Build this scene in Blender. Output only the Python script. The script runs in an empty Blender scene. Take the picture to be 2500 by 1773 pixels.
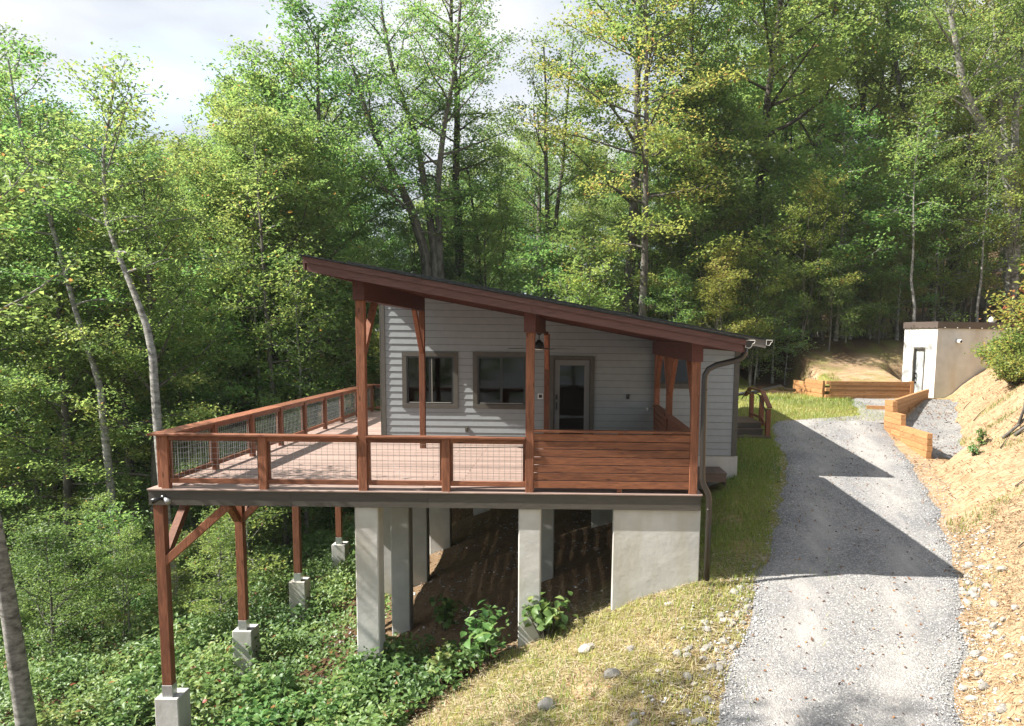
import bpy, math, random
import numpy as np
from mathutils import Vector, Matrix
from mathutils import noise as mnoise

random.seed(7); RNG = np.random.default_rng(7)
scene = bpy.context.scene
COL = scene.collection

# ------------------------------------------------------------------ camera
CF, CPX, CPY = 1929.66, 1415.24, 1051.18          # focal length and centre in photo pixels (2500 x 1773)
CYAW, CPIT, CROL = -.0132, .117, .0134
CAM = np.array([7.5707, -14.0489, 2.7994])
fw = np.array([-math.sin(CYAW)*math.cos(CPIT), math.cos(CYAW)*math.cos(CPIT), -math.sin(CPIT)])
rt = np.array([math.cos(CYAW), math.sin(CYAW), 0.0]); up = np.cross(rt, fw)
R_ = rt*math.cos(CROL)+up*math.sin(CROL); U_ = -rt*math.sin(CROL)+up*math.cos(CROL)
cd = bpy.data.cameras.new('camera'); cam = bpy.data.objects.new('camera', cd); COL.objects.link(cam)
m = Matrix.Identity(4)
for i in range(3):
    m[i][0] = R_[i]; m[i][1] = U_[i]; m[i][2] = -fw[i]; m[i][3] = CAM[i]
cam.matrix_world = m
cd.sensor_width = 36; cd.lens = CF/2500*36; cd.shift_x = -(CPX-1250)/2500; cd.shift_y = (CPY-886.5)/2500
cd.clip_end = 2000; cd.clip_start = .1
scene.camera = cam
def at(u, v, Y):
    """world point on the plane Y=const seen at photo pixel (u, v)"""
    d = R_*(u-CPX)/CF - U_*(v-CPY)/CF + fw
    return CAM + d*(Y-CAM[1])/d[1]

# ------------------------------------------------------------------ light
SUN = np.array([1.0, .17, -1.0]); SUN /= np.linalg.norm(SUN)
sl = bpy.data.lights.new('sun', 'SUN'); sl.energy = 5.0; sl.angle = math.radians(.53); sl.color = (1, .955, .88)
so = bpy.data.objects.new('sun', sl); COL.objects.link(so)
so.rotation_euler = Vector(SUN).to_track_quat('-Z', 'Y').to_euler()
w = bpy.data.worlds.new('World'); scene.world = w; w.use_nodes = True
nt = w.node_tree; nt.nodes.clear()
def N(nt, t, **k):
    n = nt.nodes.new(t)
    for a, b in k.items():
        if a.startswith('_'): n.inputs[a[1:]].default_value = b
        else: setattr(n, a, b)
    return n
wo = N(nt, 'ShaderNodeOutputWorld'); bg = N(nt, 'ShaderNodeBackground'); bg.inputs[1].default_value = .165
sky = N(nt, 'ShaderNodeTexSky', sky_type='NISHITA', sun_disc=False, sun_elevation=math.asin(-SUN[2]),
        sun_rotation=math.atan2(-SUN[0], -SUN[1]), air_density=1.0, dust_density=1.5, ozone_density=1.0)
tc = N(nt, 'ShaderNodeTexCoord'); mp = N(nt, 'ShaderNodeMapping'); mp.inputs['Scale'].default_value = (1, 1, 2.6)
cn = N(nt, 'ShaderNodeTexNoise', _Scale=2.4, _Detail=5.0, _Roughness=.5)
cr = N(nt, 'ShaderNodeValToRGB'); cr.color_ramp.elements[0].position = .30; cr.color_ramp.elements[1].position = .50
cr.color_ramp.elements[0].color = (.35, .35, .35, 1); cr.color_ramp.elements[1].color = (1, 1, 1, 1)
cn2 = N(nt, 'ShaderNodeTexNoise', _Scale=3.1, _Detail=4.0)
cr2 = N(nt, 'ShaderNodeValToRGB'); cr2.color_ramp.elements[0].position = .38; cr2.color_ramp.elements[1].position = .62
cr2.color_ramp.elements[0].color = (1.3, 1.45, 1.75, 1); cr2.color_ramp.elements[1].color = (2.12, 2.17, 2.24, 1)
mx = N(nt, 'ShaderNodeMix', data_type='RGBA')
L = nt.links.new
L(tc.outputs['Generated'], mp.inputs[0]); L(mp.outputs[0], cn.inputs[0]); L(mp.outputs[0], cn2.inputs[0])
L(cn.outputs[0], cr.inputs[0]); L(cn2.outputs[0], cr2.inputs[0])
L(cr.outputs[0], mx.inputs[0]); L(sky.outputs[0], mx.inputs[6]); L(cr2.outputs[0], mx.inputs[7])
L(mx.outputs[2], bg.inputs[0]); L(bg.outputs[0], wo.inputs[0])
scene.view_settings.view_transform = 'Standard'; scene.view_settings.look = 'None'
scene.view_settings.exposure = 1.55; scene.view_settings.gamma = 1.0
scene.view_settings.use_curve_mapping = False
scene.cycles.max_bounces = 8; scene.cycles.diffuse_bounces = 4; scene.cycles.transparent_max_bounces = 8

# ------------------------------------------------------------------ materials
def mat(name, rough=.7, spec=.3):
    m_ = bpy.data.materials.new(name); m_.use_nodes = True
    t = m_.node_tree; b = t.nodes['Principled BSDF']
    b.inputs['Roughness'].default_value = rough; b.inputs['Specular IOR Level'].default_value = spec
    return m_, t, b
def ramp(t, stops):
    r = t.nodes.new('ShaderNodeValToRGB'); e = r.color_ramp.elements
    while len(e) < len(stops): e.new(.5)
    for x, (p, c) in zip(e, stops): x.position = p; x.color = (*c, 1)
    return r
def pos(t, scale=(1, 1, 1), rnd=0.0):
    g = t.nodes.new('ShaderNodeNewGeometry'); mp = t.nodes.new('ShaderNodeMapping'); mp.inputs['Scale'].default_value = scale
    if rnd:
        oi = t.nodes.new('ShaderNodeObjectInfo'); mu = t.nodes.new('ShaderNodeMath'); mu.operation = 'MULTIPLY'; mu.inputs[1].default_value = rnd
        t.links.new(oi.outputs['Random'], mu.inputs[0]); t.links.new(mu.outputs[0], mp.inputs['Location'])
    t.links.new(g.outputs['Position'], mp.inputs[0]); return mp.outputs[0]
def noise(t, vec, scale, detail=4, rough=.55, dist=0):
    n = N(t, 'ShaderNodeTexNoise', _Scale=scale, _Detail=detail, _Roughness=rough, _Distortion=dist); t.links.new(vec, n.inputs[0]); return n.outputs[0]
def bump(t, b, h, strength=.3, dist=.01):
    bn = N(t, 'ShaderNodeBump', _Strength=strength, _Distance=dist); t.links.new(h, bn.inputs['Height']); t.links.new(bn.outputs[0], b.inputs['Normal'])
def mixc(t, fac, a, b, mode='MIX'):
    x = N(t, 'ShaderNodeMix', data_type='RGBA', blend_type=mode)
    for s, v in ((0, fac), (6, a), (7, b)):
        if isinstance(v, (int, float)): x.inputs[s].default_value = v
        elif isinstance(v, tuple): x.inputs[s].default_value = (*v, 1)
        else: t.links.new(v, x.inputs[s])
    return x.outputs[2]
def math_(t, op, a, b=0.0, clamp=False):
    x = t.nodes.new('ShaderNodeMath'); x.operation = op; x.use_clamp = clamp
    for i, v in enumerate((a, b)):
        if isinstance(v, (int, float)): x.inputs[i].default_value = v
        else: t.links.new(v, x.inputs[i])
    return x.outputs[0]

WOODC = {}
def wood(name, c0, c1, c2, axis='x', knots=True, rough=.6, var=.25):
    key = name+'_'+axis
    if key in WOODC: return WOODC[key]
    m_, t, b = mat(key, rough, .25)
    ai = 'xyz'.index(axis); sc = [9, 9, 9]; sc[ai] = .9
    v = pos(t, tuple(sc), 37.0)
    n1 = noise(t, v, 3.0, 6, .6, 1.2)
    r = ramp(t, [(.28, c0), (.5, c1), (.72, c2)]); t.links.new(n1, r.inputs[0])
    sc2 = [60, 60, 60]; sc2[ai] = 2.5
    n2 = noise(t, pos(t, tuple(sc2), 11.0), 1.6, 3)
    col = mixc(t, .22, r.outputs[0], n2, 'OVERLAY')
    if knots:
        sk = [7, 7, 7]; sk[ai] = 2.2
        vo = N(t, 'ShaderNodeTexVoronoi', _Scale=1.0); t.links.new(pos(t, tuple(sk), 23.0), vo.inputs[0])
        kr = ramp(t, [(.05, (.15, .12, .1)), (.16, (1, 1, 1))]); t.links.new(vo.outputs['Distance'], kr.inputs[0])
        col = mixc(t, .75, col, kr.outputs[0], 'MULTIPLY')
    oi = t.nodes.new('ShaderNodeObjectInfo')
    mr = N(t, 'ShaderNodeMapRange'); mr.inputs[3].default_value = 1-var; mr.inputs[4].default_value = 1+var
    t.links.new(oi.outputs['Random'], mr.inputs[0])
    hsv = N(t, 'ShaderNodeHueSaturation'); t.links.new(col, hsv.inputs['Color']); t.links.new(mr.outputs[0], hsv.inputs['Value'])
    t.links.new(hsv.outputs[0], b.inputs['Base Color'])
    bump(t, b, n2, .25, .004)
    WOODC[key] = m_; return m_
def red(axis): return wood('stained_timber', (.105, .04, .023), (.195, .075, .04), (.285, .118, .063), axis)
def slat(axis): return wood('cedar_slat', (.08, .03, .018), (.165, .063, .032), (.25, .1, .046), axis)
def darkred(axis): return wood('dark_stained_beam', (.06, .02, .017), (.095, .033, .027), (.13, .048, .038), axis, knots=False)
def fascia_red(axis): return wood('rake_board', (.07, .034, .03), (.1, .048, .041), (.135, .065, .054), axis, knots=False, var=.1)
def deckm(axis): return wood('deck_plank', (.2, .14, .118), (.27, .195, .165), (.345, .262, .225), axis, knots=False, var=.22)
def greyb(axis): return wood('taupe_trim', (.058, .052, .043), (.072, .064, .054), (.088, .078, .066), axis, knots=False, var=.08)
def ret(axis): return wood('orange_timber', (.25, .12, .048), (.34, .175, .075), (.43, .24, .11), axis, knots=True, var=.15)

def plain(name, col, rough=.6, spec=.3, var=.15, nscale=3.0, bumpS=.15, bumpd=.01, metal=0):
    m_, t, b = mat(name, rough, spec)
    n = noise(t, pos(t), nscale, 6); n2 = noise(t, pos(t), nscale*14, 3)
    r = ramp(t, [(.3, tuple(c*(1-var) for c in col)), (.7, tuple(min(1, c*(1+var)) for c in col))]); t.links.new(n, r.inputs[0])
    t.links.new(r.outputs[0], b.inputs['Base Color']); b.inputs['Metallic'].default_value = metal
    bump(t, b, n2, bumpS, bumpd); return m_
M_SID = plain('grey_siding_paint', (.275, .297, .305), .55, .3, .05, 6, .3, .003)
M_TRIM = plain('taupe_trim_paint', (.085, .08, .068), .55, .3, .1, 8, .3, .003)
M_BLACK = plain('black_metal', (.012, .013, .014), .35, .5, .1)
M_DOOR = plain('painted_door', (.17, .17, .165), .45, .4, .04)
M_GALV = plain('galvanised_steel', (.45, .47, .47), .35, .5, .15, 20, .1, .002, .6)
M_WIRE = plain('galvanised_wire', (.42, .44, .43), .35, .5, .1, 5, 0, .001, .3)
M_SHING = plain('dark_shingle', (.013, .017, .018), .8, .2, .4, 9, .6, .01)
M_GUT = plain('brown_gutter', (.022, .018, .015), .3, .5, .1, 4, .02, .002)
M_EDGE = plain('pale_metal_and_sunlit_edge', (.6, .58, .52), .35, .5, .1)
M_WHITE = plain('white_plastic', (.75, .75, .73), .4, .4, .05)
M_PIPE = plain('black_plastic_pipe', (.015, .015, .017), .4, .5, .1)
M_TEAL = plain('tarp_blue', (.05, .2, .32), .5)
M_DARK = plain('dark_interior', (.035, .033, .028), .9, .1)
M_DIRTROOF = plain('brown_metal_band', (.09, .07, .06), .45, .4, .08)
def concrete(name, base, stain):
    m_, t, b = mat(name, .85, .15)
    v = pos(t); n = noise(t, v, 1.6, 7, .6); n2 = noise(t, v, 6, 5)
    r = ramp(t, [(.3, tuple(c*.78 for c in base)), (.65, base)]); t.links.new(n, r.inputs[0])
    st = noise(t, pos(t, (1.6, 1.6, .35)), 1.2, 4)
    sr = ramp(t, [(.5, (0, 0, 0)), (.7, (1, 1, 1))]); t.links.new(st, sr.inputs[0])
    f = math_(t, 'MULTIPLY', sr.outputs[0], .45)
    t.links.new(mixc(t, f, r.outputs[0], stain), b.inputs['Base Color'])
    bump(t, b, n2, .35, .02); return m_
M_CONC = concrete('parged_concrete', (.5, .49, .465), (.33, .29, .2))
M_CONC2 = concrete('shed_concrete', (.6, .595, .58), (.46, .39, .29))
def glassm():
    m_, t, b = mat('window_glass'); t.nodes.remove(b)
    tr = N(t, 'ShaderNodeBsdfTransparent'); tr.inputs[0].default_value = (.55, .57, .52, 1)
    gl = N(t, 'ShaderNodeBsdfGlossy'); gl.inputs['Roughness'].default_value = .03
    fr = N(t, 'ShaderNodeFresnel'); fr.inputs[0].default_value = 1.42
    mi = N(t, 'ShaderNodeMixShader'); t.links.new(fr.outputs[0], mi.inputs[0]); t.links.new(tr.outputs[0], mi.inputs[1]); t.links.new(gl.outputs[0], mi.inputs[2])
    t.links.new(mi.outputs[0], t.nodes['Material Output'].inputs[0]); return m_
M_GLASS = glassm()
def leafm(name, stops, trans=.45, hv=.04, rough=.45):
    """leaf colour by the per-leaf 'tint' value and a little by tree"""
    m_, t, b = mat(name, rough, .35)
    a = N(t, 'ShaderNodeAttribute'); a.attribute_name = 'tint'
    r = ramp(t, stops); t.links.new(a.outputs['Fac'], r.inputs[0])
    oi = N(t, 'ShaderNodeObjectInfo')
    mr = N(t, 'ShaderNodeMapRange'); mr.inputs[3].default_value = .5-hv*.6; mr.inputs[4].default_value = .5+hv
    t.links.new(oi.outputs['Random'], mr.inputs[0])
    h = N(t, 'ShaderNodeHueSaturation'); t.links.new(mr.outputs[0], h.inputs['Hue']); t.links.new(r.outputs[0], h.inputs['Color'])
    h.inputs['Saturation'].default_value = .95
    t.links.new(h.outputs[0], b.inputs['Base Color'])
    tl = N(t, 'ShaderNodeBsdfTranslucent')
    br = N(t, 'ShaderNodeHueSaturation'); br.inputs['Value'].default_value = 1.5; br.inputs['Hue'].default_value = .485; t.links.new(h.outputs[0], br.inputs['Color'])
    t.links.new(br.outputs[0], tl.inputs[0])
    mi = N(t, 'ShaderNodeMixShader', _Fac=trans)
    t.links.new(b.outputs[0], mi.inputs[1]); t.links.new(tl.outputs[0], mi.inputs[2])
    t.links.new(mi.outputs[0], t.nodes['Material Output'].inputs[0]); return m_
M_LEAF = leafm('green_leaves', [(0, (.082, .165, .034)), (.5, (.17, .275, .062)), (.86, (.26, .34, .08)), (.93, (.3, .27, .05)), (1, (.36, .16, .03))], .56)
M_LEAFY = leafm('yellowing_leaves', [(0, (.14, .215, .035)), (.5, (.25, .32, .062)), (.8, (.35, .35, .075)), (1, (.36, .17, .04))], .5)
M_LEAFD = leafm('dark_leaves', [(0, (.07, .14, .03)), (.6, (.135, .22, .05)), (1, (.19, .27, .06))], .5)
M_SHRUB = leafm('shrub_leaves', [(0, (.06, .125, .03)), (.55, (.135, .225, .055)), (.9, (.24, .32, .095)), (.96, (.22, .2, .06)), (1, (.3, .08, .04))], .4)
M_AUT = leafm('autumn_shrub_leaves', [(0, (.08, .15, .03)), (.45, (.2, .26, .045)), (.75, (.34, .32, .055)), (1, (.3, .12, .04))])
M_GRASS = leafm('grass_blades', [(0, (.09, .17, .018)), (.45, (.19, .27, .028)), (.75, (.32, .32, .06)), (1, (.45, .38, .16))], .35, 0)
M_STRAW = leafm('dry_straw', [(0, (.15, .1, .055)), (.5, (.36, .285, .17)), (1, (.58, .5, .34))], .1, 0)
def bark(name, c0, c1, zs):
    m_, t, b = mat(name, .9, .1)
    n = noise(t, pos(t, (1, 1, zs)), 4, 6, .65); n2 = noise(t, pos(t, (1, 1, .3)), 22, 4)
    r = ramp(t, [(.35, c0), (.62, c1)]); t.links.new(n, r.inputs[0])
    t.links.new(r.outputs[0], b.inputs['Base Color']); bump(t, b, n2, .5, .02); return m_
M_BARK = bark('grey_bark', (.05, .044, .037), (.15, .138, .12), .5)
M_BARKD = bark('dark_bark', (.03, .026, .022), (.085, .075, .062), .4)
M_BIRCH = bark('pale_bark', (.09, .085, .075), (.3, .29, .265), 2.2)

# ------------------------------------------------------------------ helpers
def tag(o, label=None, cat=None, group=None, kind=None):
    if label: o['label'] = label
    if cat: o['category'] = cat
    if group: o['group'] = group
    if kind: o['kind'] = kind
    return o
def thing(name, label, cat, loc=(0, 0, 0), group=None):
    o = bpy.data.objects.new(name, None); COL.objects.link(o); o.location = loc; o.empty_display_size = .2
    return tag(o, label, cat, group)
def link(name, me, parent=None, loc=None):
    """link a mesh whose coordinates are world coordinates"""
    o = bpy.data.objects.new(name, me); COL.objects.link(o)
    if loc is not None: o.location = loc
    if parent is not None:
        o.parent = parent; P = Vector(parent.location)
        if parent.parent is not None: P = P + Vector(parent.parent.location) if parent.type != 'EMPTY' or True else P
        o.location = Vector(o.location) - (world_loc(parent))
    return o
def world_loc(o):
    v = Vector(o.location); q = o.parent
    while q is not None: v += Vector(q.location); q = q.parent
    return v
def pymesh(name, v, f, m_=None, smooth=False):
    me = bpy.data.meshes.new(name); me.from_pydata([tuple(x) for x in v], [], f)
    if m_: me.materials.append(m_)
    if smooth: me.polygons.foreach_set('use_smooth', [True]*len(me.polygons))
    me.update(); return me
BOXC = {}
def boxmesh(dx, dy, dz, m_, bev):
    key = (round(dx, 4), round(dy, 4), round(dz, 4), m_.name, bev)
    if key in BOXC: return BOXC[key]
    h = (dx/2, dy/2, dz/2); b = min(bev, min(h)*.45)
    v = []; idx = {}
    for sx in (-1, 1):
        for sy in (-1, 1):
            for sz in (-1, 1):
                s = (sx, sy, sz)
                for a in range(3):
                    p = [s[i]*(h[i]-b) for i in range(3)]; p[a] = s[a]*h[a]
                    idx[(s, a)] = len(v); v.append(p)
    f = []
    def q(ids):
        c = Vector((0, 0, 0))
        for i in ids: c += Vector(v[i])
        n = (Vector(v[ids[1]])-Vector(v[ids[0]])).cross(Vector(v[ids[2]])-Vector(v[ids[1]]))
        f.append(tuple(ids) if n.dot(c) > 0 else tuple(reversed(ids)))
    for a in range(3):
        o1, o2 = [i for i in range(3) if i != a]
        for s in (-1, 1):
            ids = []
            for p, r in ((-1, -1), (1, -1), (1, 1), (-1, 1)):
                t = [0, 0, 0]; t[a] = s; t[o1] = p; t[o2] = r; ids.append(idx[(tuple(t), a)])
            q(ids)
    for a in range(3):
        o1, o2 = [i for i in range(3) if i != a]
        for p in (-1, 1):
            for r in (-1, 1):
                t0 = [0, 0, 0]; t0[a] = -1; t0[o1] = p; t0[o2] = r; t1 = list(t0); t1[a] = 1
                q([idx[(tuple(t0), o1)], idx[(tuple(t1), o1)], idx[(tuple(t1), o2)], idx[(tuple(t0), o2)]])
    for sx in (-1, 1):
        for sy in (-1, 1):
            for sz in (-1, 1):
                q([idx[((sx, sy, sz), a)] for a in range(3)])
    me = pymesh('box', v, f, m_); BOXC[key] = me; return me
def box(name, parent, x0, x1, y0, y1, z0, z1, m_, bev=.004):
    me = boxmesh(x1-x0, y1-y0, z1-z0, m_, bev)
    return link(name, me, parent, ((x0+x1)/2, (y0+y1)/2, (z0+z1)/2))
def beam(name, parent, a, b, wd, ht, m_, bev=.004, upv=(0, 0, 1)):
    """a squared timber from a to b"""
    a = Vector(a); b = Vector(b); d = b-a
    me = boxmesh(d.length, wd, ht, m_, bev)
    x = d.normalized(); u_ = Vector(upv); y = u_.cross(x).normalized(); z = x.cross(y)
    o = link(name, me, parent, (a+b)/2)
    o.rotation_euler = Matrix((x, y, z)).transposed().to_euler(); return o
def tube_vf(pts, rad, n=8, cap=True):
    pts = [Vector(p) for p in pts]; v = []; f = []
    ref = None
    for i, p in enumerate(pts):
        d = (pts[min(i+1, len(pts)-1)]-pts[max(i-1, 0)]).normalized()
        if ref is None: ref = d.orthogonal().normalized()
        ref = (ref-d*ref.dot(d)).normalized(); b = d.cross(ref)
        r = rad[i] if hasattr(rad, '__len__') else rad
        for k in range(n):
            a = 2*math.pi*k/n; v.append(tuple(p+(ref*math.cos(a)+b*math.sin(a))*r))
    for i in range(len(pts)-1):
        for k in range(n):
            k2 = (k+1) % n; f.append((i*n+k, i*n+k2, (i+1)*n+k2, (i+1)*n+k))
    if cap: f.append(tuple(range(n-1, -1, -1))); f.append(tuple((len(pts)-1)*n+k for k in range(n)))
    return v, f
def tube(name, parent, pts, rad, m_, n=10):
    v, f = tube_vf(pts, rad, n); return link(name, pymesh(name, v, f, m_, True), parent)
def prism(name, parent, prof, axis, a0, a1, m_):
    """extrude a closed profile; axis 'y': profile (x,z); axis 'x': profile (y,z); 'z': (x,y)"""
    n = len(prof)
    def P(p, a): return (p[0], a, p[1]) if axis == 'y' else (a, p[0], p[1]) if axis == 'x' else (p[0], p[1], a)
    v = [P(p, a0) for p in prof]+[P(p, a1) for p in prof]
    f = [(i, (i+1) % n, n+(i+1) % n, n+i) for i in range(n)]+[tuple(range(n-1, -1, -1)), tuple(range(n, 2*n))]
    me = pymesh(name, v, f, m_)
    import bmesh
    bm = bmesh.new(); bm.from_mesh(me); bmesh.ops.recalc_face_normals(bm, faces=bm.faces); bm.to_mesh(me); bm.free()
    return link(name, me, parent)
def npmesh(name, V, F, m_, tint=None, smooth=False):
    """fast mesh from numpy: V (n,3), F (m,3 or 4)"""
    me = bpy.data.meshes.new(name); V = np.asarray(V, np.float32); F = np.asarray(F, np.int32); k = F.shape[1]
    me.vertices.add(len(V)); me.vertices.foreach_set('co', V.ravel())
    me.loops.add(F.size); me.loops.foreach_set('vertex_index', F.ravel())
    me.polygons.add(len(F)); me.polygons.foreach_set('loop_start', np.arange(0, F.size, k, dtype=np.int32))
    me.polygons.foreach_set('loop_total', np.full(len(F), k, np.int32))
    if smooth: me.polygons.foreach_set('use_smooth', np.ones(len(F), bool))
    if tint is not None:
        a = me.attributes.new('tint', 'FLOAT', 'POINT'); a.data.foreach_set('value', np.asarray(tint, np.float32))
    me.materials.append(m_); me.update(calc_edges=True); return me
def unit(v): return v/np.maximum(np.linalg.norm(v, axis=-1, keepdims=True), 1e-9)
def leaves(C, nrm, L_, W_, rng, droop=.15, rich=False):
    """arrays of leaf blades: centres, normals, lengths, widths -> V, F, per-vertex leaf index"""
    n = len(C); nrm = unit(nrm)
    a = rng.normal(size=(n, 3)); a = unit(a-nrm*(a*nrm).sum(1, keepdims=True)); b = np.cross(nrm, a)
    L_ = L_[:, None]; W_ = W_[:, None]; dn = nrm*L_*droop
    base = C-a*L_*.5-dn*.3; tip = C+a*L_*.5-dn; lf = C+b*W_*.5+dn*.6-a*L_*.05; rg = C-b*W_*.5+dn*.6-a*L_*.05
    if not rich:
        V = np.stack([base, lf, tip, rg], 1).reshape(-1, 3); i = np.arange(n)[:, None]*4
        F = np.concatenate([i+[0, 2, 1], i+[0, 3, 2]], 0); return V, F, np.repeat(np.arange(n), 4)
    lf2 = C+b*W_*.36+a*L_*.24+dn*.2; rg2 = C-b*W_*.36+a*L_*.24+dn*.2; mid = C-dn*.15
    V = np.stack([base, lf, lf2, tip, rg2, rg, mid], 1).reshape(-1, 3); i = np.arange(n)[:, None]*7
    F = np.concatenate([i+[0, 6, 1], i+[1, 6, 2], i+[2, 6, 3], i+[3, 6, 4], i+[4, 6, 5], i+[5, 6, 0]], 0)
    return V, F, np.repeat(np.arange(n), 7)

# ------------------------------------------------------------------ terrain
LE_Y = [-30, -4.3, -1.8, .4, 1.9, 5.4, 8.4, 13.4, 16, 20]; LE_X = [4.5, 9.43, 10.4, 11.2, 11.72, 12.73, 13.67, 14.6, 15.2, 16]
RE_Y = [-30, -4.3, -2.5, -.2, 1.8, 4.6, 8.2, 11.5, 14, 17, 20]; RE_X = [5.5, 12.76, 13.7, 14.77, 15.55, 16.5, 17.36, 18.04, 18.85, 19.6, 22.6]
TOE_Y = [-30, -4.3, -2.5, -.2, 1.8, 4.6, 7.5, 8.5, 12, 14, 17, 20, 24]; TOE_X = [5.5, 12.76, 13.7, 14.77, 15.55, 16.5, 17.6, 18.9, 20.5, 21.3, 22.8, 23.9, 24.6]
G_Y = [-40, 13, 18, 23, 40, 70, 140]; G_Z = [-6.65, -.03, .38, .42, 2.3, 5.5, 10]
def nz(x, y, s, seed=0): return mnoise.noise(Vector((x*s+seed*17.3, y*s, seed*3.1)))
def G0(y): return float(np.interp(y, G_Y, G_Z))
def smooth_(x): x = min(1, max(0, x)); return x*x*(3-2*x)
def G(x, y, detail=True):
    g = G0(y); cx = float(np.interp(y, LE_Y, LE_X))-1.0; rx = float(np.interp(y, TOE_Y, TOE_X))
    if y > 20: cx -= (y-20)*.1
    if y > 24: rx = 25.5+(y-24)*.15
    z = g
    if x < cx:
        d = cx-x; L1 = cx
        z = g-.38*min(d, L1)
        if x < 0: z -= .2*min(-x, 28)
        z += .03*min(1, d)
    elif x > rx:
        d = x-rx; k = .5 if y < 5 else .5+.24*min(1, (y-5)/3) if y < 22 else .4
        z = g+k*min(d, 4.5)+.28*max(0, min(d-4.5, 30))
        if d < .6: z -= .06*math.sin(d/.6*math.pi)
    if y > 19.1 and 15 < x < 30:
        z = max(z, g)+smooth_((x-18.2)/.5)*(smooth_((22.5-x)/.7) if y < 22.4 else smooth_((30-x)/5)*min(1, .25+(y-22.4)/1.5) if x > 22.5 else 1)*(.62*smooth_((y-19.15)/.25)+.2*min(y-19.15, 7))*smooth_((34-y)/6)
    if detail:
        wv = min(1, abs(x-min(max(x, cx+.6), rx))/1.2)
        z += wv*(.16*nz(x, y, .35, 1)+.06*nz(x, y, 1.3, 2)+.02*nz(x, y, 4.5, 3)) + (1-wv)*.02*nz(x, y, .8, 4)
    return z
def axis_(a, b, c, d, fine, coarse):
    l = [c]; s = fine
    out = list(np.arange(b, c, fine))
    x = c; st = fine
    while x < d: out.append(x); st = min(coarse, st*1.18); x += st
    x = b; st = fine; left = []
    while x > a: st = min(coarse, st*1.18); x -= st; left.append(x)
    return np.array(left[::-1]+out)
gx = axis_(-110, -3, 23, 110, .2, 5); gy = axis_(-32, -7, 21, 150, .2, 5)
V = np.zeros((len(gy), len(gx), 3)); soil = np.zeros((len(gy), len(gx)))
for j, y in enumerate(gy):
    lx = float(np.interp(y, LE_Y, LE_X)); rx = float(np.interp(y, RE_Y, RE_X))
    for i, x in enumerate(gx):
        V[j, i] = (x, y, G(x, y))
ny, nx = len(gy), len(gx); ii = (np.arange(ny-1)[:, None]*nx+np.arange(nx-1)[None, :]).ravel()
F = np.stack([ii, ii+1, ii+nx+1, ii+nx], 1)
def smooth01(x): x = min(1, max(0, x)); return x*x*(3-2*x)
def zone(x, y):
    """0 leaf litter, 1 straw and pale soil bank, 2 red earth under the deck, 3 grass"""
    lx = float(np.interp(y, LE_Y, LE_X)); rx = float(np.interp(y, RE_Y, RE_X))
    return lx, rx
zt = np.zeros(ny*nx, np.float32); zg = np.zeros(ny*nx, np.float32)
for j, y in enumerate(gy):
    lx = float(np.interp(y, LE_Y, LE_X)); rx = float(np.interp(y, RE_Y, RE_X))
    for i, x in enumerate(gx):
        n_ = nz(x, y, .7, 9)*1.1; n3 = nz(x, y, 1.6, 12)
        s = 0; g_ = 0
        tx = float(np.interp(y, TOE_Y, TOE_X))
        if x >= rx-.3 and y < 24: s = smooth01((26-y)/5)*smooth01((x-rx+.5)/.5)
        if 18.0 < x < 25 and 19.2 < y < 27: s = max(s, smooth01((24.5-y)/3+.6*n_+(x-21)*.12)); g_ = max(g_, .5*smooth01(.3-2*n3))
        # straw mound on the near side
        edge = np.interp(y, [-12, -5, -2.5, .2, 3, 8], [-1.0, 2.6, 4.6, 6.5, 9.2, 11.5])
        if x < lx+.3 and y < 9: s = max(s, smooth01((x-edge-n_*.5)/.7)); g_ = max(g_, smooth01((x-edge)/1.0)*min(1, .55+1.2*n3+.4*smooth01((y+3)/3)))
        if x > 11.5 and x < lx+.5 and y > 2: g_ = max(g_, smooth01((x-10.8)/.6)); s = max(s, .6)
        if y > 13.2 and 12 < x < 19 and y < 21: g_ = max(g_, smooth01((y-13.4+n_*.4)/.6)); s = 1
        if 2 < x < 10 and .3 < y < 14 and s < .5: s = max(s, .42*smooth01((x-2)/2))
        zt[j*nx+i] = s; zg[j*nx+i] = g_
me = npmesh('ground', V.reshape(-1, 3), F, bpy.data.materials.new('ground_soil'), zt, True)
a = me.attributes.new('green', 'FLOAT', 'POINT'); a.data.foreach_set('value', zg)
gm = me.materials[0]; gm.use_nodes = True; t = gm.node_tree; b = t.nodes['Principled BSDF']; b.inputs['Roughness'].default_value = .95; b.inputs['Specular IOR Level'].default_value = .1
at1 = N(t, 'ShaderNodeAttribute'); at1.attribute_name = 'tint'; at2 = N(t, 'ShaderNodeAttribute'); at2.attribute_name = 'green'
v_ = pos(t); n1 = noise(t, v_, 2.2, 7, .65); n2 = noise(t, v_, 14, 5, .7); n3 = noise(t, v_, 55, 3)
lit = ramp(t, [(.3, (.03, .02, .012)), (.5, (.075, .045, .025)), (.7, (.13, .08, .04))]); t.links.new(n2, lit.inputs[0])
so_ = ramp(t, [(.25, (.2, .13, .075)), (.5, (.36, .255, .155)), (.75, (.5, .395, .27))]); t.links.new(mixc(t, .5, n1, n2), so_.inputs[0])
gr_ = ramp(t, [(.3, (.09, .13, .02)), (.7, (.22, .24, .05))]); t.links.new(n2, gr_.inputs[0])
c1 = mixc(t, at1.outputs['Fac'], lit.outputs[0], so_.outputs[0])
gf = at2.outputs['Fac']
c2 = mixc(t, math_(t, 'MULTIPLY', gf, .75), c1, gr_.outputs[0])
rl_ = noise(t, pos(t, (1.2, 5.0, 3.0)), 1.6, 6, .7, .6)
rr_ = ramp(t, [(.36, (.62, .52, .42)), (.55, (1, 1, 1))]); t.links.new(rl_, rr_.inputs[0])
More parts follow.
